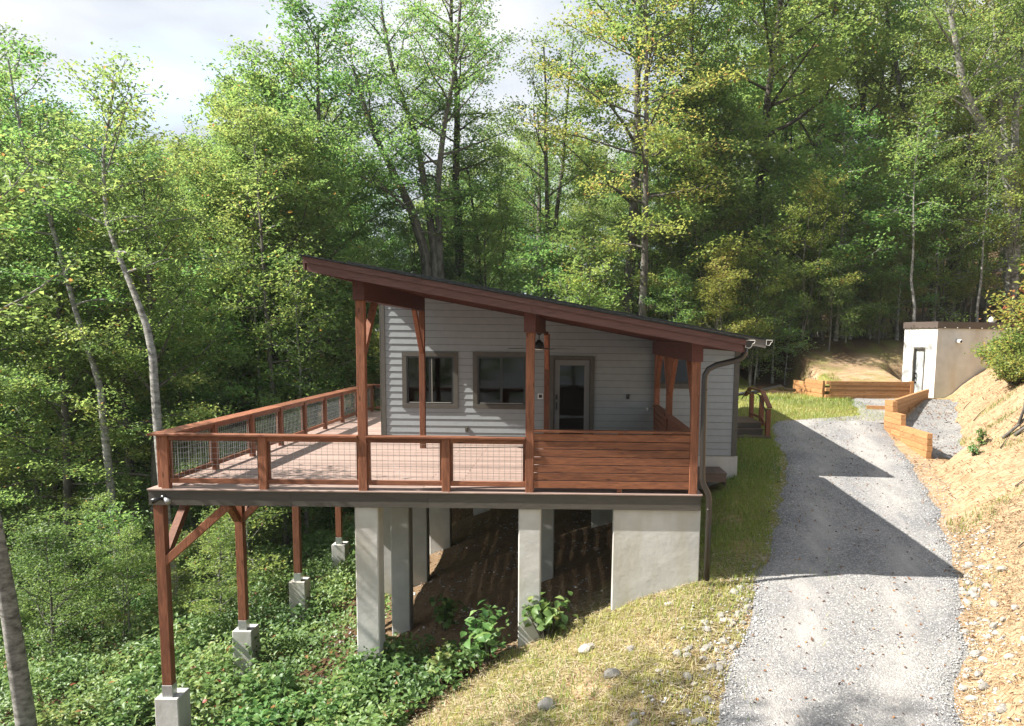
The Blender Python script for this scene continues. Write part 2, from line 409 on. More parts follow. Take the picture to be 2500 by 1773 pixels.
c2 = mixc(t, math_(t, 'MULTIPLY', at1.outputs['Fac'], .8), c2, mixc(t, 1.0, c2, rr_.outputs[0], 'MULTIPLY'))
t.links.new(c2, b.inputs['Base Color']); bump(t, b, mixc(t, .5, mixc(t, .5, n2, n3), rl_), .9, .09)
tag(link('ground', me), kind='structure')

# gravel driveway
STRIP_T = []
def strip(ys, xl, xr, nxs, dz, seed):
    V = []; TR = []
    for y in ys:
        a_, b_ = xl(y), xr(y)
        for k in range(nxs+1):
            x = a_+(b_-a_)*k/nxs; e = min(k, nxs-k)/nxs; f_ = k/nxs
            TR.append(math.exp(-((f_-.27)/.1)**2)+math.exp(-((f_-.72)/.1)**2))
            V.append((x, y, G(x, y)+dz*min(1, e*12)-.03*(e == 0)+.012*nz(x, y, 2.0, seed)))
    n = nxs+1; ii = (np.arange(len(ys)-1)[:, None]*n+np.arange(nxs)[None, :]).ravel()
    STRIP_T.clear(); STRIP_T.extend(TR)
    return np.array(V), np.stack([ii, ii+1, ii+n+1, ii+n], 1)
def dxl(y): return float(np.interp(y, LE_Y, LE_X))+.25*nz(0, y, .9, 5)+.12*nz(3, y, 3, 6)
def dxr(y): return float(np.interp(y, RE_Y, RE_X))+.2*nz(7, y, 1.1, 7)+.1*nz(9, y, 3, 8)
ys = np.arange(-30, 14.6, .12)
def far_l(y): return max(dxl(y), 15.2+ (y-13.6)*2.2) if y > 13.4 else dxl(y)
V, F = strip(ys, lambda y: dxl(y) if y < 13.2 else dxl(y)+(y-13.2)*2.6, dxr, 40, .035, 11)
DT = list(STRIP_T)
m_, t, b = mat('driveway_gravel', .95, .15)
v_ = pos(t); vo = N(t, 'ShaderNodeTexVoronoi', _Scale=38.0); t.links.new(v_, vo.inputs[0])
vo2 = N(t, 'ShaderNodeTexVoronoi', _Scale=85.0); t.links.new(v_, vo2.inputs[0])
sp = N(t, 'ShaderNodeSeparateColor'); t.links.new(vo.outputs['Color'], sp.inputs[0])
gr = ramp(t, [(0, (.24, .243, .247)), (.5, (.35, .349, .347)), (.85, (.43, .426, .417)), (1, (.55, .54, .52))]); t.links.new(sp.outputs[0], gr.inputs[0])
big = ramp(t, [(.3, (.72, .72, .74)), (.7, (1.12, 1.08, 1.02))]); t.links.new(noise(t, v_, .7, 5), big.inputs[0])
dk = ramp(t, [(.0, (1, 1, 1)), (.6, (.6, .6, .6))]); t.links.new(vo.outputs['Distance'], dk.inputs[0])
c_ = mixc(t, 1.0, mixc(t, 1.0, gr.outputs[0], big.outputs[0], 'MULTIPLY'), dk.outputs[0], 'MULTIPLY')
ta_ = N(t, 'ShaderNodeAttribute'); ta_.attribute_name = 'tint'
fn = ramp(t, [(.35, (0, 0, 0)), (.7, (1, 1, 1))]); t.links.new(noise(t, pos(t, (1.6, .5, 1)), 1.3, 5), fn.inputs[0])
tk = math_(t, 'MULTIPLY', math_(t, 'MULTIPLY', ta_.outputs['Fac'], fn.outputs[0]), .85, True)
fines = ramp(t, [(.3, (.33, .31, .285)), (.7, (.43, .405, .375))]); t.links.new(noise(t, v_, 30, 4), fines.inputs[0])
c_ = mixc(t, tk, c_, fines.outputs[0])
t.links.new(c_, b.inputs['Base Color'])
bump(t, b, mixc(t, .5, vo.outputs['Distance'], vo2.outputs['Distance']), .9, -.02)
M_GRAV = m_
ys2 = np.arange(8.6, 19.2, .2)
V2, F2 = strip(ys2, lambda y: float(np.interp(y, [8.6, 12.2, 19.8], [18.15, 18.4, 23.0]))+.05, lambda y: float(np.interp(y, TOE_Y, TOE_X))+.25*nz(y, 4, 1.1, 61)+.2, 12, .03, 14)
tag(link('gravel_bed', npmesh('gravel_bed', V2, F2, M_GRAV, None, True)), kind='structure')
V3, F3 = strip(np.arange(13.0, 19.0, .2), lambda y: 18.0+max(0, y-14.2)*.28+.3*nz(y, 1, 1, 62), lambda y: float(np.interp(y, [12.2, 19.8], [18.1, 22.9])), 12, .045, 15)
tag(link('gravel_path', npmesh('gravel_path', V3, F3, M_GRAV, None, True)), kind='structure')
tag(link('driveway', npmesh('driveway', V, F, M_GRAV, DT, True)), kind='structure')

# ------------------------------------------------------------------ house
YW = 6.73
house = thing('house', 'single storey cabin with grey lap siding and taupe trim behind the covered deck', 'house', (7.3, 10, 0))
SL = .1695
def rtop(x): return 4.61-SL*(x-2.03)          # top of main roof
def rwall(x): return rtop(x)-.24
Z0 = .255; EX = .1778
OPEN = [(3.30, 4.52, 1.02, 2.26), (5.15, 6.40, 1.02, 2.28), (7.15, 8.10, .0, 2.22), (9.93, 10.78, 1.62, 2.28)]
XL, XR = 2.74, 11.90
def fits(z0, z1, op, pad): return z1 > op[2]-pad and z0 < op[3]+pad
M_WRAP = plain('lap_shadow_gap', (.05, .05, .055), .9, .1)  # dark house wrap; its colour deepens the shadow lines in the lap gaps
def sboard(s0, s1, zb, z0, z1):
    """one lap board piece between x s0..s1 and z z0..z1, cut at the roof line"""
    if s1-s0 < .03 or z1-z0 < .012: return
    xt = 2.03+(4.37-z1)/SL; xb = 2.03+(4.37-z0)/SL       # where the roof line crosses top and bottom edge
    if xb <= s0: return
    pts = [(s0, z0)]
    if xb < s1: pts.append((xb, z0))
    else:
        pts.append((s1, z0))
        if xt < s1: pts.append((s1, rwall(s1)))
    if xt > s0: pts.append((min(s1, xt), z1)); pts.append((s0, z1))
    else: pts.append((s0, rwall(s0)))
    def yy_(z, front): return (YW-.020+.0155*(z-zb)/EX) if front else YW+.006
    n = len(pts)
    v = [(p[0], yy_(p[1], True), p[1]) for p in pts]+[(p[0], yy_(p[1], False), p[1]) for p in pts]
    f = [tuple(range(n)), tuple(range(2*n-1, n-1, -1))]+[((i+1) % n, i, n+i, n+(i+1) % n) for i in range(n)]
    link('siding_board', pymesh('siding_board', v, f, M_SID), house)
for k in range(-3, 26):
    zb = Z0+k*EX; z0_, z1_ = zb+.009, zb+EX+.001
    if zb > rwall(XL): break
    cur = XL if zb > -.05 else 10.02
    for op in OPEN:
        a_, b_ = op[0]-.06, op[1]+.06; lo, hi = op[2]-.06, op[3]+.06
        if b_ < cur or z1_ <= lo or z0_ >= hi: continue
        sboard(cur, a_, zb, z0_, z1_)
        if z0_ < lo: sboard(a_+.001, b_-.001, zb, z0_, lo)
        if z1_ > hi: sboard(a_+.001, b_-.001, zb, hi, z1_)
        cur = b_
    sboard(cur, XR, zb, z0_, z1_)
# sheathing behind the boards, with openings; other walls
def sheath(x0, x1, z0, z1): box('wall', house, x0, x1, YW+.008, YW+.13, z0, z1, M_SID, .002)
xs = [2.65]+[q for op in OPEN for q in op[:2]]+[12.0]
for i in range(0, len(xs), 2):
    za = rwall(xs[i])-.02; zb_ = rwall(xs[i+1])-.02; zlow = 0 if i < 6 else -.27
    v = [(xs[i], zlow if xs[i+1] < 9.95 or i == 8 else 0), (xs[i+1], zlow), (xs[i+1], zb_), (xs[i], za)]
    prism('wall', house, v, 'y', YW+.008, YW+.13, M_WRAP)
for op in OPEN:
    if op[2] > .1: box('wall', house, op[0], op[1], YW+.009, YW+.129, -.27 if op[0] > 9 else 0, op[2], M_WRAP, .002)
    prism('wall', house, [(op[0], op[3]), (op[1], op[3]), (op[1], rwall(op[1])-.02), (op[0], rwall(op[0])-.02)], 'y', YW+.009, YW+.129, M_WRAP)
prism('wall', house, [(YW+.14, -.05), (15.0, -.05), (15.0, rwall(2.7)-.02), (YW+.14, rwall(2.7)-.02)], 'x', 2.65, 2.8, M_SID)
prism('wall', house, [(YW+.14, -.3), (15.0, -.3), (15.0, rwall(12)-.02), (YW+.14, rwall(12)-.02)], 'x', 11.85, 12.0, M_SID)
prism('wall', house, [(2.65, -.05), (12, -.05), (12, rwall(12)-.02), (2.65, rwall(2.65)-.02)], 'y', 15.0, 15.15, M_SID)
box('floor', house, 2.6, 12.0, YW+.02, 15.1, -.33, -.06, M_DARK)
box('corner_board', house, 2.62, 2.745, YW-.035, YW+.02, 0.0, rwall(2.68)-.02, M_TRIM, .003)
box('corner_board', house, 11.885, 12.02, YW-.035, YW+.02, -.27, rwall(12)-.03, M_TRIM, .003)
box('corner_board', house, 2.61, 2.64, YW-.035, YW+.12, 0.0, rwall(2.68)-.02, M_TRIM, .003)
box('foundation', house, 8.2, 12.06, YW+.0, YW+.28, -2.4, -.285, M_CONC, .01)
box('foundation', house, 11.78, 12.06, YW+.29, 15.1, -1.6, -.335, M_CONC, .01)
# room wall and ceiling inside, seen through the glass
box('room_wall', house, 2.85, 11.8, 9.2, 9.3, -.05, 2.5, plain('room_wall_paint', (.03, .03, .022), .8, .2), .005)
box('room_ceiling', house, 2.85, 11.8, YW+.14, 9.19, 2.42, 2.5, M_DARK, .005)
# windows
def window(op, slider=True):
    x0, x1, z0, z1 = op
    wn = link('window', boxmesh(x1-x0+.24, .03, .12, M_TRIM, .003), house, ((x0+x1)/2, YW-.032, z1+.058))
    box('trim', wn, x0-.12, x1+.12, YW-.047, YW-.017, z0-.118, z0, M_TRIM, .003)
    box('trim', wn, x0-.12, x0-.001, YW-.045, YW-.018, z0, z1-.002, M_TRIM, .003)
    box('trim', wn, x1+.001, x1+.12, YW-.045, YW-.018, z0, z1-.002, M_TRIM, .003)
    for a_ in ((x0, x0+.045), (x1-.045, x1)): box('frame', wn, *a_, YW-.03, YW+.05, z0, z1, M_BLACK, .003)
    for a_ in ((z0, z0+.045), (z1-.045, z1)): box('frame', wn, x0+.046, x1-.046, YW-.028, YW+.05, *a_, M_BLACK, .003)
    xm = (x0+x1)/2
    if slider: box('mullion', wn, xm-.03, xm+.03, YW-.026, YW+.04, z0+.046, z1-.046, M_BLACK, .003)
    box('pane', wn, x0+.046, x1-.046, YW+.005, YW+.011, z0+.046, z1-.046, M_GLASS, .001)
    if slider:
        box('track_edge', wn, x0+.06, x1-.06, YW-.034, YW-.03, z0+.03, z0+.038, M_EDGE, .001)
    return wn
w1 = window(OPEN[0]); w2 = window(OPEN[1]); w3 = window(OPEN[3], False)
box('dark_backing', w3, 9.95, 10.76, YW+.06, YW+.08, 1.64, 2.26, M_DARK, .002)  # dark sheet added behind the pane so the glass reads dark
box('track_edge', w1, 3.955, 3.963, YW-.034, YW-.027, 1.06, 2.2, M_EDGE, .001)
# door
x0, x1, z0, z1 = OPEN[2]
box('door_trim', house, x0-.11, x0, YW-.05, YW+.01, 0, z1+.1, M_TRIM, .003)
box('door_trim', house, x1, x1+.11, YW-.05, YW+.01, 0, z1+.1, M_TRIM, .003)
box('door_trim', house, x0+.001, x1-.001, YW-.048, YW+.01, z1, z1+.1, M_TRIM, .003)
door = link('door', boxmesh(x1-x0-.02, .045, .14, M_DOOR, .003), house, ((x0+x1)/2, YW+.04, z1-.08))
box('stile', door, x0+.01, x0+.15, YW+.018, YW+.062, .02, z1-.151, M_DOOR, .003)
box('stile', door, x1-.15, x1-.01, YW+.018, YW+.062, .02, z1-.151, M_DOOR, .003)
box('rail', door, x0+.151, x1-.151, YW+.018, YW+.062, .02, .2, M_DOOR, .003)
box('glass', door, x0+.15, x1-.15, YW+.035, YW+.042, .2, z1-.15, M_GLASS, .001)
box('lock', door, x0+.05, x0+.1, YW-.012, YW+.017, 1.17, 1.3, M_BLACK, .004)
box('handle', door, x0+.055, x0+.095, YW-.04, YW+.017, .9, 1.1, M_BLACK, .004)
# main roof
def roofprof(top, xa, xb, t0, t1, k_=SL):
    return [(xa, top(xa)-t0), (xb, top(xb)-t0), (xb, top(xb)-t1), (xa, top(xa)-t1)]
YR = 6.05
rf = prism('roof', house, roofprof(rtop, 2.0, 12.56, .0, .035), 'y', YR-.03, 15.6, M_SHING)
M_SOF = plain('soffit_paint', (.2, .19, .17), .7)
prism('roof_deck', rf, roofprof(rtop, 2.06, 12.5, .037, .21), 'y', YR+.035, 15.5, M_SOF)
M_RAKE = plain('taupe_rake_paint', (.13, .12, .105), .55, .3, .06)
prism('rake_board', rf, roofprof(rtop, 2.03, 12.53, .036, .235), 'y', YR, YR+.034, M_RAKE)
prism('rake_board', rf, roofprof(rtop, 2.03, 12.53, .036, .235), 'y', 15.501, 15.53, M_RAKE)
box('eave_board', rf, 12.501, 12.53, YR+.035, 15.5, rtop(12.52)-.25, rtop(12.52)-.04, M_RAKE)
box('eave_board', rf, 2.03, 2.059, YR+.035, 15.5, rtop(2.05)-.25, rtop(2.05)-.04, M_RAKE)
def gutter(parent, x, z, y0, y1):
    outer = [(x, z), (x, z-.125), (x+.065, z-.135), (x+.1, z-.11), (x+.115, z-.06), (x+.15, z-.045), (x+.16, z)]
    inner = [(x+.148, z), (x+.14, z-.035), (x+.107, z-.05), (x+.092, z-.102), (x+.06, z-.125), (x+.006, z-.116), (x+.006, z)]
    g = prism('gutter', parent, outer+inner, 'y', y0, y1, M_GUT)
    capm = prism('end_cap', g, outer, 'y', y0-.006, y0-.001, M_GUT)
    rim = []
    for i in range(len(outer)): rim.append((outer[i][0], y0-.01, outer[i][1]))
    rim.append(rim[0])
    v, f = tube_vf(rim, .006, 5); link('rim', pymesh('rim', v, f, M_EDGE), g)  # brown gutter's rim made pale: its sunlit edge is put into the colour
    return g
gutter(rf, 12.532, rtop(12.52)-.035, YR-.02, 15.5)

# ------------------------------------------------------------------ covered porch on the deck
porch = thing('porch_roof', 'sloping shingled porch roof with dark red rake boards on stained timber posts', 'porch', (6.8, 3, 0))
PS = .1717
def ptop(x): return 4.13-PS*(x-3.03)
sh = prism('roof_covering', porch, roofprof(ptop, 2.99, 10.62, 0, .03), 'y', -.44, YW-.03, M_SHING)
# overlapping shingle course ends along the rake
vv = []; ff = []
x = 3.0
rs = random.Random(3)
while x < 10.5:
    l = .145; zt_ = ptop(x); n0 = len(vv)
    zt2 = ptop(x+l)
    y_ = -.45-rs.random()*.008
    P8 = [(x, y_, zt_-.004), (x+l*1.04, y_, zt2+.008), (x+l*1.04, y_, zt2-.02), (x, y_, zt_-.022)]
    vv += [(p[0], p[1], p[2]) for p in P8]+[(p[0], YW-.04, p[2]) for p in P8]
    ff += [(n0, n0+1, n0+2, n0+3), (n0+7, n0+6, n0+5, n0+4), (n0, n0+4, n0+5, n0+1), (n0+1, n0+5, n0+6, n0+2), (n0+2, n0+6, n0+7, n0+3), (n0+3, n0+7, n0+4, n0)]
    x += l
tag(link('shingle_courses', pymesh('shingle_courses', vv, ff, M_SHING), porch), kind='stuff')
prism('rake_board', porch, roofprof(ptop, 3.04, 10.59, .031, .125), 'y', -.425, -.385, fascia_red('x'))
for xa, xb in ((3.1, 6.9), (6.903, 10.54)): prism('rake_board', porch, roofprof(ptop, xa, xb, .127, .262), 'y', -.40, -.36, fascia_red('x'))
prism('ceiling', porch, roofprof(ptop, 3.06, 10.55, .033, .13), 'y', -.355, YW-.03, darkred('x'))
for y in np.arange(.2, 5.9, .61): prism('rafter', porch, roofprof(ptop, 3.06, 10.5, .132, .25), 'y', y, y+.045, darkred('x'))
box('eave_board', porch, 3.02, 3.057, -.35, YW-.04, ptop(3.04)-.25, ptop(3.04)-.035, fascia_red('y'))
box('eave_board', porch, 10.552, 10.585, -.35, YW-.04, ptop(10.56)-.25, ptop(10.56)-.04, fascia_red('y'))
PT = .262
for xb, zb, yb in ((3.77, 3.40, 5.72), (6.755, 2.88, 5.72), (9.72, 2.40, 6.68)):
    xe = xb+.2
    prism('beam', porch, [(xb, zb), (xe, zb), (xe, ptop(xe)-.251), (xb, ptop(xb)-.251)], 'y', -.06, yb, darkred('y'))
def post(x0, y0, z0, z1, w=.15, d=.15): return box('post', porch, x0, x0+w, y0, y0+d, z0, z1, red('z'), .006)
post(3.785, .03, 0, 3.399); post(6.785, .03, 0, 2.879); post(9.75, .03, 0, 2.399)
post(3.85, 5.52, 0, 3.399, .135, .14); post(6.93, 5.52, 0, 2.879, .135, .14)
post(9.76, 3.75, 0, 2.399, .14, .14); post(9.78, 6.52, 0, 2.399, .14, .14)
def brace(x, y0, z0, y1, z1, w=.1): beam('brace', porch, (x, y0, z0), (x, y1, z1), w, .13, red('z'), .005)
brace(3.86, .19, 2.42, 1.12, 3.42); brace(3.92, 5.5, 2.42, 4.6, 3.42)
brace(6.86, .19, 2.05, 1.0, 2.89); brace(7.0, 5.5, 2.05, 4.7, 2.89)
brace(9.83, .19, 1.55, 1.0, 2.41); brace(9.83, 3.74, 1.55, 2.9, 2.41); brace(9.83, 3.9, 1.55, 4.7, 2.41); brace(9.83, 6.51, 1.55, 5.7, 2.41)
gutter(porch, 10.587, ptop(10.56)-.045, -.4, 5.95)
ds = tube('downspout', None, [(10.66, -.05, 2.66), (10.655, -.05, 2.56), (10.60, -.05, 2.48), (10.48, -.05, 2.43), (10.15, -.05, 2.345), (10.02, -.05, 2.27), (9.965, -.05, 2.17), (9.955, -.06, 2.05), (9.96, -.07, 1.1), (9.97, -.07, .33), (9.985, -.08, .22), (10.07, -.1, .06), (10.10, -.1, -.05), (10.105, -.1, -.4), (10.10, -.1, -1.56)], .052, M_GUT, 14)
tag(ds, 'dark brown round downspout bent from gutter end down past the deck corner', 'downspout')
for z in (1.9, -.25): tube('strap', ds, [(9.958 if z > 0 else 10.105, -.065 if z > 0 else -.1, z), (9.958 if z > 0 else 10.105, -.065 if z > 0 else -.1, z+.02)], .057, M_GUT, 14)

# ------------------------------------------------------------------ deck
deck = thing('deck', 'raised timber deck with pink brown boards wrapping the cabin corner on tall posts', 'deck', (5, 6, 0))
def dboard(x0, x1, y0, y1, ax='x'): return box('deck_board', deck, x0, x1, y0, y1, -.028, 0.0, deckm(ax), .004)
DW = 10.0
y = .148
dboard(0, 5.41, 0, .14); dboard(5.414, DW, 0, .14)
first = True
while y < 6.55:
    a = 4.87 if int(y/.148) % 2 else 5.5
    dboard(.0, a, y, y+.14); dboard(a+.004, DW, y, y+.14); y += .148
dboard(0, DW, y, 6.69); y = 6.698
while y < 15.2:
    dboard(0, 2.6, y, y+.14); y += .148
YB = y
# fascia, joists, beams
for xa, xb in ((.012, 2.56), (2.563, 5.03), (5.033, 9.975)): box('fascia_board', deck, xa, xb, .03, .058, -.30, -.03, greyb('x'), .003)
box('fascia_board', deck, .012, .04, .06, YB, -.30, -.03, greyb('y'), .003)
box('fascia_board', deck, 9.947, 9.975, .06, 6.7, -.30, -.03, greyb('y'), .003)
M_JO = wood('joist_timber', (.10, .06, .035), (.15, .095, .055), (.2, .13, .08), 'y', False)
for x in np.arange(.3, 9.9, .406): box('joist', deck, x, x+.04, .062, 6.69, -.27, -.03, M_JO, .002)
for x in np.arange(.3, 2.5, .406): box('joist', deck, x, x+.04, 6.695, YB, -.27, -.03, M_JO, .002)
M_BX = wood('joist_timber', (.10, .06, .035), (.15, .095, .055), (.2, .13, .08), 'x', False)
box('girder', deck, .1, 3.7, 3.45, 3.6, -.5, -.275, M_BX); box('girder', deck, .1, 2.6, 7.1, 7.25, -.5, -.275, M_BX); box('girder', deck, .1, 2.6, 11.0, 11.15, -.5, -.275, M_BX)
# timber posts on concrete footings along the left edge
for i, y in enumerate((.06, 3.45, 7.1, 11.0)):
    box('timber_post', deck, .07, .245, y, y+.17, -3.80, -.301 if i == 0 else -.28, red('z'), .006)
    ft = box('footing', deck, -.06, .375, y-.06, y+.42, -7.2, -3.95, M_CONC, .015)
    box('post_base', ft, .062, .253, y-.006, y+.176, -3.95, -3.72, M_GALV, .002)
def dbrace(a, b): beam('deck_brace', deck, a, b, .14, .14, red('z'), .005, (0, 1, 0) if abs(a[1]-b[1]) < .01 else (1, 0, 0))
dbrace((.2, .14, -1.38), (1.4, .14, -.3)); dbrace((.155, .25, -1.3), (.155, 1.3, -.3))
dbrace((.155, 3.4, -1.35), (.155, 2.4, -.3)); dbrace((.155, 3.7, -1.35), (.155, 4.7, -.3)); dbrace((.2, 3.53, -1.38), (1.3, 3.53, -.3))
# concrete piers and walls under the deck
def pier(x0, x1, y0, y1, zb, zt_=-.305): return box('pier', deck, x0, x1, y0, y1, zb, zt_, M_CONC, .02)
pier(3.68, 4.10, .1, .55, -4.6); pier(6.66, 7.07, .1, .55, -3.4)
pier(3.55, 3.97, 3.5, 3.92, -4.5); pier(6.85, 7.25, 3.5, 3.9, -3.4); 
pier(2.45, 2.87, 6.95, 7.4, -4.8); pier(3.3, 3.72, 7.1, 7.5, -4.5); pier(3.2, 3.85, 10.4, 10.8, -4.2); pier(4.2, 4.8, 13.5, 13.9, -4)
box('foundation_wall', deck, 8.39, 9.99, .1, .35, -2.6, -.301, M_CONC, .015)
box('foundation_wall', deck, 9.72, 9.985, .351, 6.72, -2.5, -.302, M_CONC, .015)
# floodlight
fl = thing('floodlight', 'twin head security floodlight on the deck fascia at its left corner', 'light', (.28, .02, -.17))
tube('mount', fl, [(.29, .03, -.16), (.29, -.02, -.16)], .05, M_BLACK, 12)
for s in (-1, 1):
    tube('lamp_head', fl, [(.29+s*.04, -.02, -.165), (.29+s*.07, -.05, -.175), (.29+s*.15, -.12, -.21)], [.02, .035, .055], M_BLACK if s < 0 else M_GALV, 12)

# ------------------------------------------------------------------ railings
rail = thing('deck_railing', 'stained timber railing with galvanised wire mesh panels round the open deck', 'railing', (2, .1, 0))
CT = 1.005
def railpost(x, y, w=.14, d=.1, z1=CT-.04): return box('post', rail, x, x+w, y, y+d, 0, z1, red('z'), .006)
def wirepanel(p0, p1, z0, z1):
    """welded wire squares between two plan points"""
    p0 = np.array(p0, float); p1 = np.array(p1, float); d = p1-p0; l = np.linalg.norm(d); e = d/l; nrm = np.array([-e[1], e[0]])
    V = []; Fc = []
    def bar(a, b, r):
        n0 = len(V); a = np.array(a); b = np.array(b); t_ = b-a; t_ /= np.linalg.norm(t_)
        u1 = np.array([nrm[0], nrm[1], 0]); u2 = np.cross(t_, u1)
        for q in (a, b):
            for k_ in range(3):
                an = k_*2.094; V.append(q+(u1*math.cos(an)+u2*math.sin(an))*r)
        for k_ in range(3): Fc.append((n0+k_, n0+(k_+1) % 3, n0+3+(k_+1) % 3, n0+3+k_))
    n = int(l/.1016)
    for i in range(n+1):
        s = (l-n*.1016)/2+i*.1016; p = p0+e*s; bar((p[0], p[1], z0), (p[0], p[1], z1), .0032)
    z = z0+.05
    while z < z1:
        bar((p0[0]-nrm[0]*.005, p0[1]-nrm[1]*.005, z), (p1[0]-nrm[0]*.005, p1[1]-nrm[1]*.005, z), .0032); z += .1016
    o = link('wire_mesh', npmesh('wire_mesh', np.array(V), np.array(Fc), M_WIRE), rail); tag(o, kind='stuff')
def bay_x(x0, x1, y=.06):
    box('top_rail', rail, x0, x1, y, y+.04, CT-.13, CT-.042, red('x'), .004)
    box('bottom_rail', rail, x0, x1, y, y+.04, .10, .19, red('x'), .004)
    for a_, b_ in ((x0, x0+.045), (x1-.045, x1)): box('stile', rail, a_, b_, y+.045, y+.085, .10, CT-.045, red('z'), .004)
    wirepanel((x0+.04, y+.043), (x1-.04, y+.043), .19, CT-.13)
def bay_y(y0, y1, x=.30):
    box('top_rail', rail, x, x+.04, y0, y1, CT-.13, CT-.042, red('y'), .004)
    box('bottom_rail', rail, x, x+.04, y0, y1, .10, .19, red('y'), .004)
    for a_, b_ in ((y0, y0+.045), (y1-.045, y1)): box('stile', rail, x-.045, x-.005, a_, b_, .10, CT-.045, red('z'), .004)
    wirepanel((x-.003, y0+.04), (x-.003, y1-.04), .19, CT-.13)
railpost(.25, .03, .135, .135); railpost(2.0, .03, .14, .12); railpost(5.28, .03, .145, .12)
railpost(.12, .17, .1, .14)
bay_x(.39, 1.998); bay_x(2.143, 3.78); bay_x(3.94, 5.278); bay_x(5.428, 6.78)
box('cap_rail', rail, .06, 3.78, -.03, .17, CT-.04, CT, red('x'), .006)
box('cap_rail', rail, 3.94, 6.78, -.03, .17, CT-.04, CT, red('x'), .006)
ysr = [.17, 2.0, 3.9, 5.7, 7.5, 9.3, 11.1, 12.9, 14.9]
for i, y in enumerate(ysr[1:]): railpost(.27, y, .1, .14)
for a_, b_ in zip(ysr[:-1], ysr[1:]): bay_y(a_+.142 if a_ > 1 else .2, b_-.002)
for a_, b_ in ((.172, 5.76), (5.763, 11.2), (11.203, 15.1)): box('cap_rail', rail, .06, .42, a_, b_, CT-.04, CT-.001, red('y'), .006)
box('cap_rail', rail, .43, 2.6, 14.9, 15.08, CT-.04, CT-.002, red('x'), .006)
box('post', rail, 1.1, 1.24, 14.93, 15.05, 0, CT-.041, red('z'), .006)
for a_, b_ in ((.44, 1.098), (1.242, 2.6)):
    box('top_rail', rail, a_, b_, 14.96, 15.0, CT-.13, CT-.042, red('x'), .004); box('bottom_rail', rail, a_, b_, 14.96, 15.0, .1, .19, red('x'), .004)
    wirepanel((a_+.02, 15.01), (b_-.02, 15.01), .19, CT-.13)
# horizontal board privacy screens
pv = thing('privacy_screen', 'solid screen of horizontal knotty boards at the right front of the deck', 'screen', (8.3, .1, 0))
zs = np.linspace(.085, 1.09, 8)
for i in range(7): box('slat', pv, 6.938, 9.748, .045, .083, zs[i], zs[i+1]-.013, slat('x'), .004)
box('cap_rail', pv, 6.937, 9.749, .0, .14, 1.10, 1.145, slat('x'), .005)
box('backing_post', pv, 8.45, 8.54, .085, .16, 0, 1.09, red('z'), .004)
pv2 = thing('privacy_screen', 'side screen of horizontal boards between right porch posts and cabin wall', 'screen', (9.8, 3.5, 0))
for ya, yb in ((.19, 3.745), (3.9, 6.515)):
    for i in range(7): box('slat', pv2, 9.80, 9.84, ya, yb, zs[i]-.05, zs[i+1]-.062, slat('y'), .004)
    box('cap_rail', pv2, 9.73, 9.92, ya, yb, 1.035, 1.075, slat('y'), .005)

# ceiling fan under the middle beam
fan = thing('ceiling_fan', 'dark ceiling fan with thin blades hanging below the middle porch beam', 'fan', (6.9, 3, 2.88))
tube('rod', fan, [(6.9, 3, 2.88), (6.9, 3, 2.68)], .012, M_BLACK, 8)
tube('canopy', fan, [(6.9, 3, 2.879), (6.9, 3, 2.84)], [.07, .035], M_BLACK, 14)
tube('motor', fan, [(6.9, 3, 2.74), (6.9, 3, 2.70), (6.9, 3, 2.69), (6.9, 3, 2.60), (6.9, 3, 2.545)], [.04, .06, .09, .11, .105], M_BLACK, 18)
tube('light_lens', fan, [(6.9, 3, 2.544), (6.9, 3, 2.525)], [.1, .07], M_WHITE, 18)
for k in range(5):
    a = math.radians(4+72*k); c, s = math.cos(a), math.sin(a)
    o = beam('blade', fan, (6.9+c*.1, 3+s*.1, 2.565), (6.9+c*.78, 3+s*.78, 2.55), .12, .008, M_BLACK, .002)
# small fittings on the wall
def fitting(name, label, cat, x, z, wd, ht, dp, m1, m2):
    t_ = thing(name, label, cat, (x, YW-.02, z))
    box('back_plate', t_, x-wd/2, x+wd/2, YW-.02-dp*.4, YW-.012, z-ht/2, z+ht/2, m1, .003)
    box('cover', t_, x-wd*.32, x+wd*.32, YW-.02-dp, YW-.02-dp*.4, z-ht*.32, z+ht*.32, m2, .004)
fitting('outlet', 'grey covered outlet low on the sunlit siding below the second window', 'outlet', 4.86, .36, .085, .13, .06, M_TRIM, M_TRIM)
fitting('switch_box', 'square white framed control box on the siding left of the door', 'switch box', 6.80, 1.255, .14, .14, .03, M_WHITE, M_BLACK)
fitting('wall_light', 'small black wall fitting on the shaded siding right of the door', 'outlet', 9.1, 1.27, .075, .13, .05, M_BLACK, M_BLACK)
sp_ = thing('water_spigot', 'small pale water tap on shaded wall beside the side screen', 'tap', (9.62, YW, .95))
tube('spout', sp_, [(9.62, YW-.02, .95), (9.62, YW-.09, .95), (9.62, YW-.11, .92)], .014, M_WHITE, 8); tube('wheel', sp_, [(9.62, YW-.07, .955), (9.62, YW-.07, .985)], .03, M_WHITE, 10)
# small step platform against the foundation
st = thing('step_platform', 'low brown boarded step on the grass beside the cabin foundation', 'step', (11, 6, -.6))
for i in range(9): box('plank', st, 10.3+i*.143, 10.3+i*.143+.138, 5.66, 6.70, -.60, -.565, wood('brown_plank', (.08, .055, .042), (.12, .085, .065), (.16, .115, .09), 'y', False), .003)
BPX = wood('brown_plank', (.08, .055, .042), (.12, .085, .065), (.16, .115, .09), 'x', False)
box('skirt', st, 10.31, 11.57, 5.68, 5.71, -.80, -.602, BPX); box('skirt', st, 11.54, 11.57, 5.712, 6.70, -.9, -.602, BPX)
